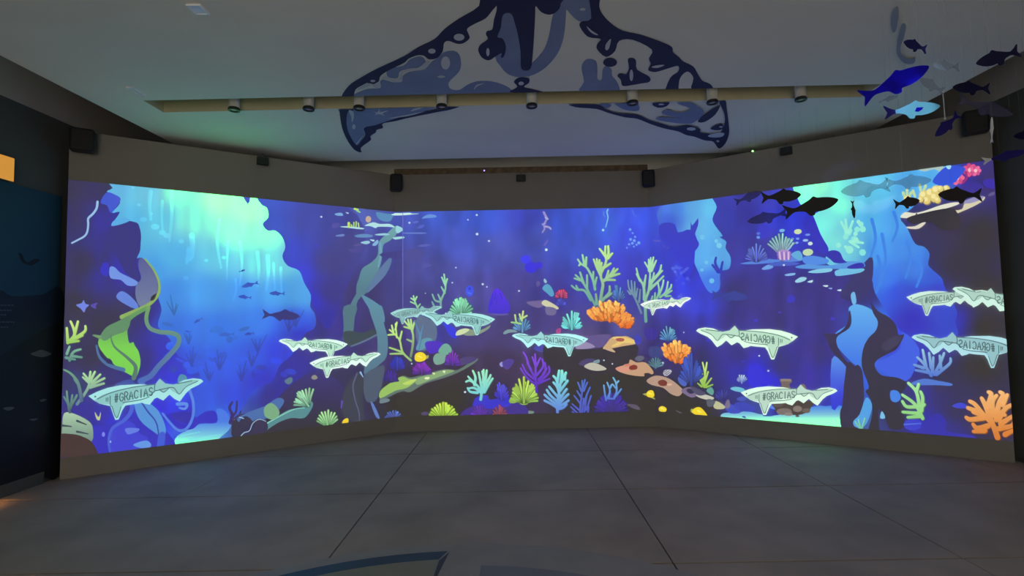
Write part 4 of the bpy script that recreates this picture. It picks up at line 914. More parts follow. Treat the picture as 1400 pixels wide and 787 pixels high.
def shark(nose, tail, c, ln=(92,128,120), hs=1.0):
    L = abs(tail[0]-nose[0])*hs
    T = lambda u, v: (nose[0]+(tail[0]-nose[0])*u, nose[1]+(tail[1]-nose[1])*u - v*L)
    body = [T(u, v) for u, v in TS]
    a = Art('projected_shark')
    cx = sum(p_[0] for p_ in body)/len(body); cy = sum(p_[1] for p_ in body)/len(body)
    a.poly(body, [min(255, v*1.08+12) for v in c], 0)
    dim = mixc(c, (120,175,172), .14)
    SH = lambda u: .055+.045*max(0, (u-.7)/.3)
    T2 = lambda u, v: T(u, v-SH(u))
    # darker paper inside the pale margin
    inner = [(.05,.012),(.12,.05),(.25,.075),(.4,.088),(.55,.085),(.58,.08),(.62,.128),(.665,.08),(.74,.066),(.8,.085),(.9,.115),(.97,.11),(.9,.075),(.84,.05),(.79,-.02),(.735,.005),(.7,.035),(.655,.0),(.6,.03),(.54,-.015),(.48,-.01),(.33,-.035),(.28,-.08),(.26,-.17),(.24,-.17),(.215,-.1),(.2,-.045),(.1,-.025)]
    a.poly([T2(u, v) for u, v in inner], dim, 0)
    o = a.done()
    b = Art('drawn_line', parent=o)
    w_ = max(.55, L*.0085)
    for q in ([(.19,.03),(.19,-.035),(.2,-.06)],[(.3,-.04),(.45,-.035),(.53,-.02)],[(.58,.085),(.58,.03),(.66,.035),(.74,.04),(.79,-.015),(.85,.05),(.95,.1)],[(.58,.03),(.54,-.005)],[(.62,.035),(.655,.005),(.7,.035)],[(.08,.02),(.2,.06),(.38,.082),(.58,.083)],[(.205,-.06),(.245,-.165),(.285,-.075)],
              [(.17,.02),(.17,-.015)],[(.155,.018),(.155,-.01)],[(.77,.075),(.9,.102)]):
        b.stroke([T2(u, v) for u, v in q], w_, w_*.8, ln)
    b.disc(*T(.06, -.012), L*.008, (60,80,80)); b.done()
    t = Art('lettering', parent=o, label='hand-drawn word GRACIAS')
    word = '#GRACIAS' if L > 90 else 'GRACIAS'
    u0, u1 = .225, .565; st_ = (u1-u0)/len(word)
    for i, ch in enumerate(word):
        for s in GL[ch]:
            t.stroke([T(u0+st_*(i+.06+.85*x), -.078+.07*y+.02*((i+.5)/len(word)-.3)) for x, y in s], w_*1.15, w_*1.0, mixc(ln, (50,80,80), .4), 2)
    t.done()
shark((121,541), (278,521), (140,200,200), (70,110,120))
shark((475,470), (381,466), (196,240,214)); shark((423,496), (520,484), (200,242,216))
shark((533,428), (604,420), (140,190,190), (84,120,124)); shark((677,436), (577,429), (150,208,206), (80,120,124))
shark((804,463), (700,459), (160,222,222), (80,124,130)); shark((875,416), (945,408), (214,240,216)); shark((1091,460), (952,452), (196,232,204))
shark((1013,536), (1145,534), (196,224,204)); shark((1239,406), (1352,400), (180,210,196)); shark((1440,418), (1302,395), (180,214,200)); shark((1393,470), (1246,461), (150,196,204), (76,110,116))

# ------------------------------------------------------------------ ceiling mural: a whale's tail
M['navy_paint'] = mat('navy_paint', (.022, .024, .085), .7, noise=.15, scale=3)
M['blue_paint'] = mat('blue_paint', (.25, .31, .50), .7, noise=.08, scale=3)
M['pale_paint'] = mat('pale_paint', (.70, .71, .72), .7)
M['faint_paint'] = mat('faint_paint', (.36, .40, .48), .7)
mural = empty('whale_tail_mural', (0, 4.3, CEIL)); tag(mural, 'dark navy and blue whale tail painted across the pale ceiling', 'mural')
CL = [0]
def ceil_part(name, K, outlines, m, parent=mural, smooth=3, side=None):
    for q in outlines: ceil_one(name, K, [q], m, parent, smooth, side)
def ceil_one(name, K, outlines, m, parent, smooth, side):
    CL[0] += 1; z = CEIL-.0015-CL[0]*.00025
    bm = bmesh.new(); base = parent.location
    for pts in outlines:
        P = [(K[0]+x/K[2], K[1]+y/K[2]) for x, y in pts]
        if smooth: P = catmull(P, True, smooth)
        P = clean(P); vv, tt = cdt(P)
        W = [at_z(x, y, z) for x, y in vv]
        for t in tt:
            po = [(W[i].x, W[i].y, 0, 0, 0) for i in t]
            po = clip_poly(po, 1, RY0, True) if side == 'near' else clip_poly(po, 1, RY1, False) if side == 'far' else po
            if len(po) < 3: continue
            bm.faces.new([bm.verts.new((q[0]-base.x, q[1]-base.y, z-base.z)) for q in po])
    me = bpy.data.meshes.new(name); bm.to_mesh(me); bm.free()
    if not me.polygons: return
    return link(name, me, m, parent)
def ell(x, y, rx, ry, n=12): return [(x+rx*math.cos(k*2*math.pi/n), y+ry*math.sin(k*2*math.pi/n)) for k in range(n)]
KN = (460, 0, 3.579); KO = (720, 0, 3.576); KT = (640, 0, 6.364)
bl, nv, wh = M['blue_paint'], M['navy_paint'], M['pale_paint']
ceil_part('blue_patch', KN, [[(85,462),(150,435),(215,430),(215,400),(230,390),(275,402),(320,400),(325,372),(360,350),(430,340),(465,302),(490,286),(525,256),(570,248),(600,265),(610,310),(600,350),(560,390),(548,412),(560,435),(600,440),(640,415),(690,397),(760,398),(830,420),(862,447),(862,475),(85,475)]], bl, side='near')
ceil_part('blue_patch', KN, [[(245,360),(260,335),(330,320),(360,290),(410,275),(435,295),(430,325),(360,335),(310,350),(300,380),(260,380)]], bl, side='near')
ceil_part('blue_curl', KT, [[(300,140),(340,112),(378,130),(405,200),(435,300),(460,430),(470,580),(500,600),(545,585),(560,545),(605,500),(665,420),(705,300),(722,200),(745,110),(800,40),(850,40),(848,180),(832,320),(792,440),(722,540),(640,612),(540,660),(430,670),(340,640),(278,570),(238,500),(250,330),(285,240)]], bl, side='near')
ceil_part('blue_patch', KT, [[(790,-60),(1050,-60),(1072,150),(985,188),(920,152),(850,78),(800,60)]], bl, side='near')
ceil_part('blue_patch', KO, [[(262,450),(280,400),(268,330),(285,295),(310,287),(340,300),(346,340),(345,380),(355,392),(368,385),(372,340),(388,322),(415,338),(418,370),(442,400),(442,450)]], bl, side='near')
ceil_part('navy_edge', KN, [[(700,-40),(698,28),(600,90),(530,140),(480,190),(400,230),(330,275),(200,335),(110,385),(60,420),(25,475),(80,475),(95,436),(150,408),(185,412),(207,398),(217,370),(260,342),(330,308),(355,286),(400,270),(430,274),(452,290),(492,284),(520,250),(526,212),(548,200),(590,214),(622,211),(651,188),(646,165),(640,140),(680,115),(730,90),(762,52),(785,22),(800,-40)]], nv, side='near')
ceil_part('navy_body', KT, [[(140,-60),(800,-60),(806,30),(790,80),(745,118),(690,127),(630,100),(588,52),(584,120),(575,300),(560,500),(548,585),(520,612),(480,610),(458,575),(455,440),(430,290),(405,200),(380,130),(340,112),(300,140),(285,240),(255,320),(300,335),(328,400),(320,470),(300,502),(285,495),(290,462),(240,490),(180,525),(120,500),(88,440),(105,390),(170,340),(155,300),(165,270),(210,255),(225,170),(250,60),(200,0)]], nv, side='near')
ceil_part('navy_edge', KO, [[(305,-30),(316,88),(268,105),(260,130),(300,180),(362,190),(345,215),(345,242),(388,278),(432,250),(452,200),(520,195),(612,242),(598,285),(606,312),(594,342),(630,352),(690,335),(740,322),(740,350),(702,380),(678,455),(735,455),(746,395),(762,365),(790,350),(816,382),(808,440),(908,440),(896,410),(860,395),(836,360),(815,325),(765,300),(745,280),(715,255),(710,230),(660,205),(560,170),(470,150),(420,120),(375,75),(355,30),(360,-30)]], nv, side='near')
ceil_part('navy_drop', KO, [ell(408, 305, 34, 22)], nv, side='near')
ceil_part('navy_star', KO, [[(495,290),(515,282),(535,295),(540,340),(600,375),(600,400),(560,408),(520,415),(470,420),(460,390),(443,370),(460,358),(488,362),(500,330)]], nv, side='near')
ceil_part('navy_knot', KN, [[(868,400),(895,378),(940,382),(942,405),(918,425),(960,436),(1010,452),(850,452),(885,425)]], nv, side='near')
ceil_part('pale_spot', KN, [ell(600, 182, 26, 17), ell(467, 250, 18, 12), ell(741, 255, 8, 20), ell(178, 396, 12, 6), ell(534, 308, 22, 32), ell(513, 375, 19, 6), ell(904, 408, 13, 9), [(672,440),(685,415),(722,408),(690,422)]], wh, side='near')
ceil_part('pale_spot', KN, [[(100,440),(150,405),(190,430),(218,425),(210,400),(235,385),(275,400),(318,398),(322,360),(360,345),(420,340),(462,300),(440,300),(400,330),(320,350),(310,385),(270,385),(240,370),(205,400),(150,425)]], wh, side='near')
ceil_part('pale_spot', KO, [[(293,128),(320,150),(350,170),(335,170),(310,155)], [(385,240),(388,215),(412,190),(405,230),(395,245)], [(610,328),(640,318),(675,318),(640,332)], ell(512, 368, 9, 28), ell(274, 46, 14, 7)], wh, side='near')
# the part beyond the light trough
ceil_part('blue_patch', KN, [[(45,500),(560,500),(500,522),(430,545),(330,565),(225,600),(185,618),(135,624),(138,655),(118,690),(95,710),(60,660),(45,610)]], bl, side='far')
ceil_part('navy_edge', KN, [[(18,500),(22,600),(45,670),(85,730),(122,745),(120,722),(168,685),(165,666),(192,648),(197,635),(228,625),(226,604),(290,592),(350,577),(450,557),(500,547),(560,536),(625,512),(590,508),(500,532),(430,547),(330,567),(225,600),(190,612),(135,625),(142,658),(120,690),(98,710),(65,660),(50,610),(52,560),(62,540),(80,545),(80,500)]], nv, side='far')
ceil_part('pale_spot', KN, [[(60,540),(82,545),(85,575),(76,598),(72,570)], [(180,545),(200,550),(212,530),(212,548),(255,540),(225,556),(238,566),(205,558),(185,566),(195,555)], [(250,580),(350,560),(430,545),(350,568)], [(362,545),(385,530),(440,522),(390,538)], ell(85, 620, 8, 12), [(95,705),(115,680),(130,660),(110,695)]], wh, side='far')
ceil_part('blue_patch', KO, [[(660,550),(690,535),(720,545),(760,548),(800,530),(735,505),(800,500),(838,520),(868,550),(830,590),(780,606),(640,587),(650,572),(740,576),(690,566)], [(350,500),(412,510),(400,527),(375,522)], [(428,500),(532,500),(548,540),(480,537)]], bl, side='far')
ceil_part('navy_edge', KO, [[(195,503),(280,510),(350,512),(390,535),(450,553),(540,560),(600,588),(660,605),(720,620),(790,612),(848,630),(850,645),(900,655),(945,650),(968,600),(965,550),(940,495),(970,488),(978,530),(987,600),(990,650),(972,700),(940,726),(912,692),(870,686),(820,668),(780,660),(740,642),(670,627),(600,604),(540,580),(480,573),(400,552),(340,532),(240,524)]], nv, side='far')
ceil_part('navy_curl', KO, [[(615,505),(695,498),(682,520),(640,526)], [(836,592),(880,552),(945,512),(922,560),(870,596)], [(898,628),(950,603),(962,625),(935,637)]], nv, side='far')
ceil_part('pale_spot', KO, [ell(805, 630, 22, 8), [(885,665),(920,650),(965,650),(955,668),(915,672)], ell(658, 510, 14, 4), ell(950, 620, 9, 4), ell(935, 690, 7, 5)], wh, side='far')
# faint swirl painted near the right-hand corner of the ceiling
swirl = empty('ceiling_swirl', (3.4, 3.6, CEIL)); tag(swirl, 'faint grey-blue swirl painted on the ceiling above the hanging fish', 'mural')
KM = (1160, 0, 3.579)
ceil_part('swirl_band', KM, [[(215,60),(240,30),(245,80),(232,150),(215,155),(208,110)]], M['faint_paint'], swirl, side='near')
ceil_part('swirl_band', KM, [[(260,120),(282,125),(272,180),(255,230),(262,270),(300,290),(325,280),(320,310),(275,310),(240,270),(238,220)]], M['faint_paint'], swirl, side='near')

# ------------------------------------------------------------------ spotlights in the trough
def spotlight(x, y):
    p_ = at_y(x, y, (RY0+RY1)/2+.01); z0 = p_.z-.004
    t = empty('spotlight', (p_.x, p_.y, z0))
    h = CEIL+RH-z0
    tube('body', (0, 0, .012), (0, 0, h), .050, M['white_metal'], t, 28)
    bm = bmesh.new()
    n_ = 28
    prof = [(.033, .022), (.036, 0), (.053, 0), (.056, .006), (.056, .02), (.050, .03)]
    rings = [[bm.verts.new((r*math.cos(2*math.pi*k/n_), r*math.sin(2*math.pi*k/n_), z)) for k in range(n_)] for r, z in prof]
    for a_, b_ in zip(rings, rings[1:]):
        for k in range(n_): bm.faces.new((a_[k], a_[(k+1) % n_], b_[(k+1) % n_], b_[k]))
    link('bezel', to_mesh(bm, 'bezel'), M['bezel'], t)
    tube('lens', (0, 0, .014), (0, 0, .02), .036, M['lens'], t, 24)
    return t
SP = [(320,151),(422,150),(491,149),(604,147),(727,146),(865,142),(974,141),(1095,137)]
SL = ['off-white cylinder spotlight at the trough end above the sunlit water picture', 'off-white cylinder spotlight between the trough end and the whale tail', 'off-white cylinder spotlight over the pointed fluke tip with blue filling',
      'off-white cylinder spotlight over the blue fluke, next to the tail notch', 'off-white cylinder spotlight beside the small knot at the tail notch', 'off-white cylinder spotlight over the fluke with pale gaps, next to the notch', 'off-white cylinder spotlight over the fluke tip with pale gaps and swirls', 'off-white cylinder spotlight at the trough end beside the hanging fish']
for (x, y), s in zip(SP, SL): tag(spotlight(x, y), s, 'spotlight', 'cylinder spotlights along the ceiling trough')

# small square ceiling panels
M['diffuser'] = mat('glossy_white_panel', (.95, .96, .97), .12)
def vent(px, label):
    c = sum((at_z(x, y, CEIL) for x, y in px), Vector())/4
    t = empty('access_panel', (c.x, c.y, CEIL)); q = [at_z(x, y, CEIL) for x, y in px]
    hx = (max(v.x for v in q)-min(v.x for v in q))/2*.72; hy = (max(v.y for v in q)-min(v.y for v in q))/2
    bm = bmesh.new()
    for lo, hi in (((-hx, -hy), (hx, -hy+.012)), ((-hx, hy-.012), (hx, hy)), ((-hx, -hy+.012), (-hx+.012, hy-.012)), ((hx-.012, -hy+.012), (hx, hy-.012))):
        box_bm(bm, (*lo, -.014), (*hi, -.0005))
    link('frame', to_mesh(bm, 'frame'), M['vent'], t)
    box('cover', (-hx+.012, -hy+.012, -.008), (hx-.012, hy-.012, -.001), M['diffuser'], t)
    tag(t, label, 'panel', 'small square ceiling panels'); return t
vent([(253,6),(276,5),(289,17),(264,19)], 'small pale square ceiling panel standing alone on bare ceiling')
vent([(173,118.5),(183,118.5),(200,130),(188,129)], 'small pale square ceiling panel beside the end of the light trough')

# ------------------------------------------------------------------ loudspeakers and sensors on the screen wall
def on_wall(x, y):
    s, z, k = wall_pt(x, y)
    p_, d, n_, s0, s1 = SEG[k]
    h = p_+d*(s-s0); return Vector((h.x, h.y, z)), math.atan2(n_.x, -n_.y), k
def loudspeaker(x, y, w_, h_, label, turn=0):
    p_, rz, k = on_wall(x, y)
    t = empty('loudspeaker', p_, rz+turn)
    # local: -Y faces the room
    bm = bmesh.new(); box_bm(bm, (-w_/2, -.20, -h_/2), (w_/2, -.06, h_/2), .03, 4)
    me = to_mesh(bm, 'cabinet'); link('cabinet', me, M['black'], t)
    bm = bmesh.new(); box_bm(bm, (-w_/2+.02, -.208, -h_/2+.02), (w_/2-.02, -.196, h_/2-.02), .005, 2)
    link('grille', to_mesh(bm, 'grille'), M['grille'], t)
    bm = bmesh.new(); box_bm(bm, (-.03, -.012, -.05), (.03, 0, .05)); tube_bm(bm, (0, -.07, 0), (0, -.006, 0), .014, 10)
    link('wall_bracket', to_mesh(bm, 'wall_bracket'), M['black'], t)
    tube('cable', (0, -.09, h_/2-.01), (0, -.012, min(h_/2+.07, WT-p_.z)), .006, M['black'], t, 8)
    tag(t, label, 'loudspeaker', 'black loudspeakers along the top of the screen wall')
loudspeaker(115, 197, .21, .24, 'black loudspeaker above the picture beside the dark blue wall mural')
loudspeaker(540, 253, .165, .235, 'black loudspeaker at the fold above the green kelp frond', -.25)
loudspeaker(888, 247, .17, .23, 'black loudspeaker at the fold above the green branch corals', .25)
loudspeaker(1331, 172, .21, .24, 'black loudspeaker among the hanging fish at the wall end')
def sensor(x, y, label):
    p_, rz, k = on_wall(x, y); t = empty('motion_sensor', p_, rz)
    bm = bmesh.new(); box_bm(bm, (-.065, -.10, -.045), (.065, -.03, .045), .008, 2); link('housing', to_mesh(bm, 'housing'), M['black'], t)
    tube('lens', (0, -.106, 0), (0, -.098, 0), .024, M['bezel'], t, 16)
    bm = bmesh.new(); tube_bm(bm, (0, -.05, .04), (0, -.05, .10), .007, 8); tube_bm(bm, (0, -.05, .094), (0, 0, .094), .007, 8); tube_bm(bm, (0, -.032, 0), (0, 0, 0), .012, 8)
    link('bracket', to_mesh(bm, 'bracket'), M['steel'], t)
    tag(t, label, 'sensor', 'small black sensors along the top of the screen wall')
sensor(358, 222, 'small black sensor box above the sunlit water picture'); sensor(712, 245, 'small black sensor box above the middle of the centre panel'); sensor(1076, 208, 'small black sensor box beside the tiny green light')
# tiny status lights
def led(x, y, Y, rgb, s, label):
    p_ = at_y(x, y, Y); t = empty('status_light', p_)
    bm = bmesh.new(); bmesh.ops.create_uvsphere(bm, u_segments=10, v_segments=8, radius=.011); link('bulb', to_mesh(bm, 'bulb'), emit_mat('led', rgb, s), t)
    tube('socket', (0, .004, -.004), (0, .03, -.012), .012, M['black'], t, 10)
    tag(t, label, 'light')
led(662, 233, 7.38, (.30, .18, 1), 3, 'tiny purple status light on the oak batten')
s_, z_, k_ = wall_pt(1029, 208); q = wall_xyz(s_, z_, .0); led(1029, 206.5, q[1]-.01, (.35, 1, .25), 4, 'tiny green status light on top of the screen wall')

# ------------------------------------------------------------------ left wall: printed mural, light box, plinth
M['mural_print'] = mat('printed_mural', (.007, .055, .10), .6)
M['ink'] = mat('mural_ink', (.002, .003, .006), .6); M['ink_mid'] = mat('mural_ink_mid', (.003, .012, .028), .6); M['pale_ink'] = mat('mural_pale_ink', (.12, .12, .13), .6); M['text_ink'] = mat('mural_text_ink', (.06, .08, .11), .6)
panel = box('wall_mural', (XL, -1.5, .12), (XL+.018, 5.42, 2.915), M['mural_print']); tag(panel, 'dark navy printed sea mural on the side wall below the orange light box', 'mural')
LC = [0]
def left_part(name, px, m, smooth=3):
    LC[0] += 1; X = XL+.0185+LC[0]*.0002
    P = catmull(px, True, smooth) if smooth else px
    P = clean(P); vv, tt = cdt(P); bm = bmesh.new(); W = [at_x(x, y, X) for x, y in vv]; V_ = [bm.verts.new(v) for v in W]
    for t in tt: bm.faces.new([V_[i] for i in t])
    me = bpy.data.meshes.new(name); bm.to_mesh(me); bm.free(); return link(name, me, m, panel)
left_part('far_hill', [(-30,398),(0,396),(15,404),(40,404),(60,402),(86,398),(87,520),(-30,520)], M['ink_mid'])
left_part('near_hill', [(-30,492),(0,486),(30,468),(60,450),(75,445),(87,450),(86,640),(40,650),(-30,670)], M['ink'])
left_part('dark_ray', [(25,346),(30,347),(34,356),(40,358),(46,354),(55,355),(48,360),(42,363),(36,361),(30,358)], M['ink'])
for q in ([(42,484),(50,480),(57,478),(66,481),(70,484),(58,488)], [(4,558),(12,556),(20,557),(12,561)], [(40,573),(46,572),(52,572),(46,575)], [(54,547),(60,545),(64,546),(58,549)]): left_part('pale_fish', q, M['pale_ink'])
for i, (y, x1) in enumerate([(417,20),(424,16),(430,9),(440,22),(447,11)]):
    R = random.Random(i); x = -12
    while x < x1-1:
        w_ = R.uniform(2.5, 6); left_part('print_line', [(x, y-1), (min(x1, x+w_), y-1+.2), (min(x1, x+w_), y+1), (x, y+1)], M['text_ink'], 0); x += w_+1
base = box('baseboard_left', (XL, -1.5, 0), (XL+.03, 5.30, .115), M['charcoal'], bevel=.004); tag(base, kind='structure')
lb = empty('light_box', (XL, 4.35, 3.035)); tag(lb, 'orange lit box on the side wall above the navy mural', 'light box')
box('housing', (0, -.5, -.115), (.05, .505, .115), M['wood'], lb, .004)
box('lit_face', (.05, -.495, -.11), (.056, .5, .11), emit_mat('amber_face', (.55, .24, .035), 1.0), lb)
# little warm step light low on the side wall
sl = empty('step_light_offscreen', (XL+.03, 4.62, .09)); tag(sl, 'small warm step light low on the side wall', 'step light')
box('housing', (0, -.06, -.03), (.03, .06, .025), M['black'], sl, .003); box('lens', (.004, -.05, -.036), (.026, .05, -.0302), emit_mat('warm_lens', (1, .42, .10), 130), sl)

# ------------------------------------------------------------------ floor medallion in the foreground
M['ring'] = mat('teal_navy_inlay', (.012, .045, .075), .45, noise=.3, scale=2); M['olive'] = mat('olive_inlay', (.27, .26, .17), .5, noise=.1, scale=3); M['greyblue'] = mat('grey_inlay', (.20, .21, .22), .5, noise=.1, scale=3); M['sand'] = mat('sand_inlay', (.33, .31, .28), .55, noise=.08, scale=4)
med = empty('floor_medallion', (-.37, 1.42, 0)); tag(med, 'round inlaid floor disc with dark teal ring and olive half', 'floor inlay')
def inlay(name, pts, z, m):
    vv, tt = cdt(clean(pts)); bm = bmesh.new()
    V_ = [bm.verts.new((x, y, .0008)) for x, y in vv]; T_ = [bm.verts.new((x, y, z)) for x, y in vv]
    from collections import Counter
    ec = Counter()
    for t in tt:
        bm.faces.new([T_[i] for i in t])
        for a_, b_ in zip(t, t[1:]+t[:1]): ec[frozenset((a_, b_))] += 1
    for e_, c_ in ec.items():
        if c_ == 1:
            a_, b_ = tuple(e_); bm.faces.new((V_[a_], V_[b_], T_[b_], T_[a_]))
    return link(name, to_mesh(bm, name), m, med)
def arc(r_, a0, a1, n_=40): return [(r_*math.cos(math.radians(a0+(a1-a0)*k/n_)), r_*math.sin(math.radians(a0+(a1-a0)*k/n_))) for k in range(n_+1)]
def half(r_, x, sgn, n_=40):
    a = math.degrees(math.acos(x/r_)); return arc(r_, 90-(90-a), -(a), n_) if sgn > 0 else arc(r_, a, 360-a, n_)
RO, RI = 2.19, 2.075
inlay('sand_border', arc(2.30, 0, 360, 72)[:-1], .0016, M['sand'])
inlay('olive_half', half(RI, -.13, -1), .0026, M['olive'])
inlay('teal_ring', half(RO, -.12, -1)+half(RI, -.16, -1)[::-1], .0032, M['ring'])
inlay('grey_half', half(1.98, .12, 1), .0026, M['greyblue'])
inlay('teal_spike', [(-.16, 1.6), (-.125, 1.6), (-.105, 2.17), (-.108, 2.24), (-.125, 2.16), (-.155, 2.05)], .004, M['bezel'])

# ------------------------------------------------------------------ hanging acrylic fish
def acrylic(name, rgb, alpha, rough=.15, trans=0):
    m = bpy.data.materials.new(name); n, l, p = nodes(m)
    p.inputs['Base Color'].default_value = (*rgb, 1); p.inputs['Roughness'].default_value = rough; p.inputs['Alpha'].default_value = alpha
    p.inputs['Specular IOR Level'].default_value = .3
    if trans:
        t = n.new('ShaderNodeBsdfTranslucent'); t.inputs[0].default_value = (*rgb, 1)
        mx = n.new('ShaderNodeMixShader'); mx.inputs[0].default_value = trans
        l.new(p.outputs[0], mx.inputs[1]); l.new(t.outputs[0], mx.inputs[2]); l.new(mx.outputs[0], n['Material Output'].inputs[0])
    return m
M['fish_navy'] = acrylic('navy_acrylic', (.008, .008, .055), 1, .4)
M['fish_shadow'] = acrylic('fish_shadow_black', (.05, .046, .045), 1, .5)  # dark tone stands in for fish shadows on the picture
M['fish_blue'] = acrylic('blue_acrylic', (.02, .012, .75), 1, .3, .5)
M['fish_cyan'] = acrylic('cyan_acrylic', (.30, .72, .92), 1, .3, .4)
M['fish_violet'] = acrylic('violet_acrylic', (.05, .04, .30), .85, .3, .4)
M['fish_clear'] = acrylic('clear_acrylic', (.30, .36, .48), .28, .1)
M['fish_smoke'] = acrylic('smoked_acrylic', (.10, .10, .20), .55, .2)
M['fish_edge'] = acrylic('pale_acrylic_edge', (.80, .84, .92), .9, .2)
M['thread'] = acrylic('nylon_thread', (.5, .52, .55), .35, .3)
FT = [(0,.0),(.05,.055),(.14,.10),(.26,.135),(.36,.155),(.42,.20),(.5,.15),(.62,.10),(.74,.055),(.82,.05),(.92,.11),(1.0,.17),(.965,.06),(.945,0),(.975,-.07),(1.0,-.15),(.9,-.085),(.82,-.045),(.72,-.055),(.62,-.095),(.56,-.19),(.48,-.2),(.45,-.14),(.34,-.15),(.2,-.13),(.08,-.075)]
def hanging_fish(nose, tail, Y, m, label, hs=1.0, turn=.15, fin=None, name='hanging_fish', group='acrylic fish hanging in the corner', tailc=None, edge=True):
    A, B = at_y(*nose, Y), at_y(*tail, Y)
    B.y += turn*(B-A).length
    e = (B-A); L = e.length; e.normalize()
    nrm = Vector((0, -1, 0)); nrm = (nrm-e*nrm.dot(e)).normalized(); up = nrm.cross(e)
    if up.z < 0: up = -up
    c = (A+B)/2
    t = empty(name, c)
    def P(u, v, d): return (e*((u-.5)*L) + up*(v*L*hs) + nrm*d)
    def sheet(pts, d0, d1):
        P2 = clean([(x*100, y*100) for x, y in pts]); vv, tt = cdt(P2); bm = bmesh.new()
        f_ = [bm.verts.new(P(x/100, y/100, d0)) for x, y in vv]; b_ = [bm.verts.new(P(x/100, y/100, d1)) for x, y in vv]
        from collections import Counter
        ec = Counter()
        for tr in tt:
            bm.faces.new([f_[i] for i in tr]); bm.faces.new([b_[i] for i in tr][::-1])
            for a_, q_ in zip(tr, tr[1:]+tr[:1]): ec[frozenset((a_, q_))] += 1
        for e_, c_ in ec.items():
            if c_ == 1:
                a_, q_ = tuple(e_); bm.faces.new((f_[a_], f_[q_], b_[q_], b_[a_]))
        return to_mesh(bm, 'sheet')
    S = catmull([(x*100, y*100) for x, y in FT], True, 3); S = [(x/100, y/100) for x, y in S]
    body = clip_body(S, .80, True); tl = clip_body(S, .80, False)
    link('body', sheet(body, -.003, .003), M[m], t)
    link('tail', sheet(tl, -.003, .003), M[tailc or m], t)
    if fin: link('fin', sheet([(.30,.02),(.42,.03),(.46,-.05),(.40,-.07),(.33,-.03)], .0035, .0065), M[fin], t)
    for u, v in ((.30, .12), (.60, .085)):
        q_ = P(u, v, 0); tube('thread', q_, (q_.x, q_.y, CEIL-c.z), .0004, M['thread'], t, 6)
    tag(t, label, 'fish', group)
    return t
def clip_body(S, u, less):
    po = clip_poly([(x, y, 0, 0, 0) for x, y in S], 0, u, less); return [(q_[0], q_[1]) for q_ in po]
hanging_fish((1270,91), (1184,131), 3.7, 'fish_blue', 'deep blue acrylic fish hanging nose up beside the light trough end', .8, .1)
hanging_fish((1236,57), (1272,64), 3.2, 'fish_navy', 'small navy acrylic fish hanging beside the faint ceiling swirl', 1.15, .2)
hanging_fish((1335,87), (1400,66), 3.2, 'fish_navy', 'dark navy acrylic fish hanging high with its tail raised', .85, .1)
hanging_fish((1303,119), (1358,119), 3.7, 'fish_navy', 'dark navy acrylic fish hanging level above the corner loudspeaker', .9, .1)
hanging_fish((1285,145), (1214,152), 3.9, 'fish_cyan', 'bright pale cyan acrylic fish with blue tail hanging near the wall top', .85, .1, 'fish_blue', tailc='fish_violet')
hanging_fish((1279,186), (1317,153), 4.4, 'fish_violet', 'violet blue acrylic fish hanging nose down beside the corner loudspeaker', .8, .15)
hanging_fish((1276,88), (1318,88), 3.5, 'fish_clear', 'clear acrylic fish hanging just behind the deep blue fish nose', 1, .2)
hanging_fish((1258,108), (1296,122), 3.9, 'fish_clear', 'clear acrylic fish hanging between the deep blue and pale cyan fish', 1, .2)
hanging_fish((1384,157), (1316,134), 4.3, 'fish_smoke', 'smoky translucent fish hanging in front of the corner loudspeaker', .8, .1)
hanging_fish((1404,206), (1348,219), 4.3, 'fish_violet', 'pale violet fish hanging over the picture corner beside the pink flowers', .6, .1, tailc='fish_edge')
hanging_fish((1386,186), (1425,182), 4.1, 'fish_navy', 'navy acrylic fish hanging against the charcoal side wall', .9, .1)
hanging_fish((1228,131), (1203,138), 4.1, 'fish_clear', 'tiny clear acrylic fish with bright edges under the deep blue fish', .7, .1, tailc='fish_edge')
hanging_fish((1356,160), (1359,194), 3.9, 'fish_edge', 'pale acrylic fish hanging nearly upright at the end of the wall', .35, .1)
G2 = 'fish shapes hung for shadows on the picture'  # added fish sheets; their dark and clear tones imitate fish shadows on the picture
hanging_fish((1095,266), (1042,270), 5.6, 'fish_shadow', 'level black fish shape standing in for a shadow on the picture, above the purple anemone', 1.0, .05, group=G2)
hanging_fish((1146,273), (1074,290), 5.45, 'fish_shadow', 'larger tilted black fish shape standing in for a shadow on the sunlit picture', .85, .05, group=G2)
hanging_fish((1257,274), (1224,279), 4.9, 'fish_shadow', 'small black fish shape standing in for a shadow on the yellow coral picture', 1.25, .05, group=G2)
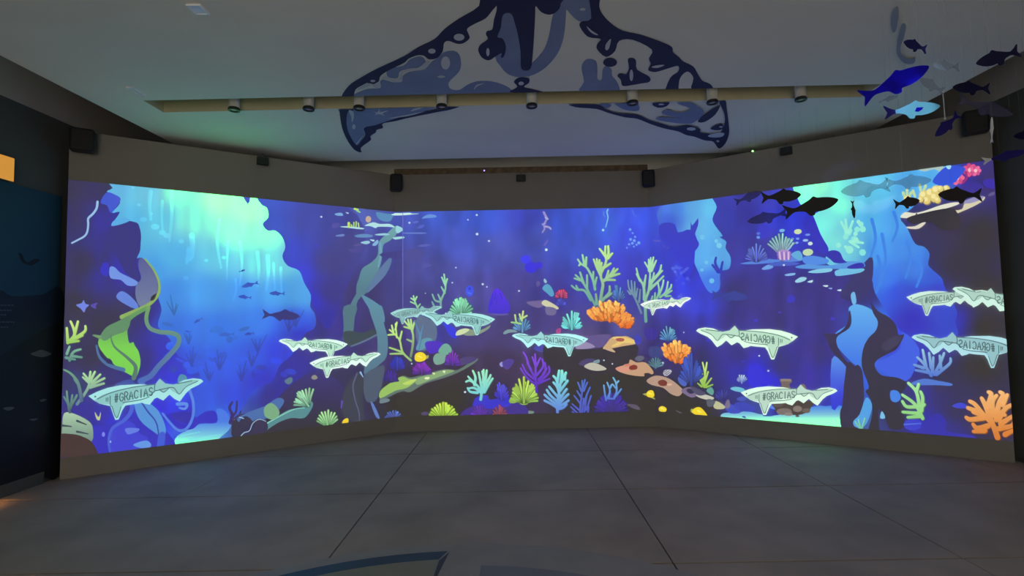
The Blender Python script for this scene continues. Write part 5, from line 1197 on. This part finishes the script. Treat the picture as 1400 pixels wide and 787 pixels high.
hanging_fish((1283,266), (1345,266), 4.8, 'fish_shadow', 'black rounded fish shape standing in for a shadow over the yellow coral and pale shelf', .95, .05, group=G2)
hanging_fish((1168,298), (1166,274), 5.5, 'fish_shadow', 'slim upright black fish shape standing in for a shadow on the sunlit picture', .6, .05, group=G2)
hanging_fish((1041,262), (1006,276), 5.75, 'fish_smoke', 'smoky fish shape standing in for a faint shadow behind the level black one', .9, .05, group=G2)
hanging_fish((1022,303), (1078,290), 5.7, 'fish_smoke', 'smoky fish shape standing in for a faint shadow just below the tilted black one', .75, .05, group=G2)
hanging_fish((1150,262), (1218,252), 4.9, 'fish_clear', 'clear fish shape standing in for a refracted shadow at the sunlit picture top edge', .9, .05, group=G2)
hanging_fish((1273,246), (1213,250), 4.8, 'fish_clear', 'clear fish shape standing in for a refracted shadow beside the pink flowers picture', .85, .05, group=G2)
wt = empty('hanging_wire', at_y(1292, 162, 4.2)); tag(wt, 'bright straight wire with two beads hanging among the fish', 'wire')
A = at_y(1292, 162, 4.2); B = at_y(1289, 127, 4.2)-A
tube('wire', (0, 0, 0), B, .0035, M['fish_edge'], wt, 8); tube('thread', B, (B.x, B.y, CEIL-A.z), .0004, M['thread'], wt, 6)
for q_ in (Vector((0, 0, 0)), B):
    bm = bmesh.new(); bmesh.ops.create_uvsphere(bm, u_segments=10, v_segments=8, radius=.009, matrix=Matrix.Translation(q_)); link('bead', to_mesh(bm, 'bead'), M['fish_edge'], wt)
# added narrow spots, each aimed at one fish, standing in for unseen projector light
def beam(name, target, rgb, energy, ang, src):
    d = bpy.data.lights.new(name, 'SPOT'); d.energy = energy; d.color = rgb; d.spot_size = math.radians(ang); d.spot_blend = .3; d.shadow_soft_size = .03
    o = bpy.data.objects.new(name, d); C.objects.link(o); o.location = src
    o.rotation_euler = (Vector(target)-Vector(src)).to_track_quat('-Z', 'Y').to_euler()
SRC = (1.2, .3, 3.4)
beam('fish_spot_cyan_offscreen', at_y(1252, 148, 3.9), (.6, .9, 1), 420, 4.2, SRC)
beam('fish_spot_blue_offscreen', at_y(1228, 110, 3.7), (.25, .25, 1), 100, 5.0, SRC)
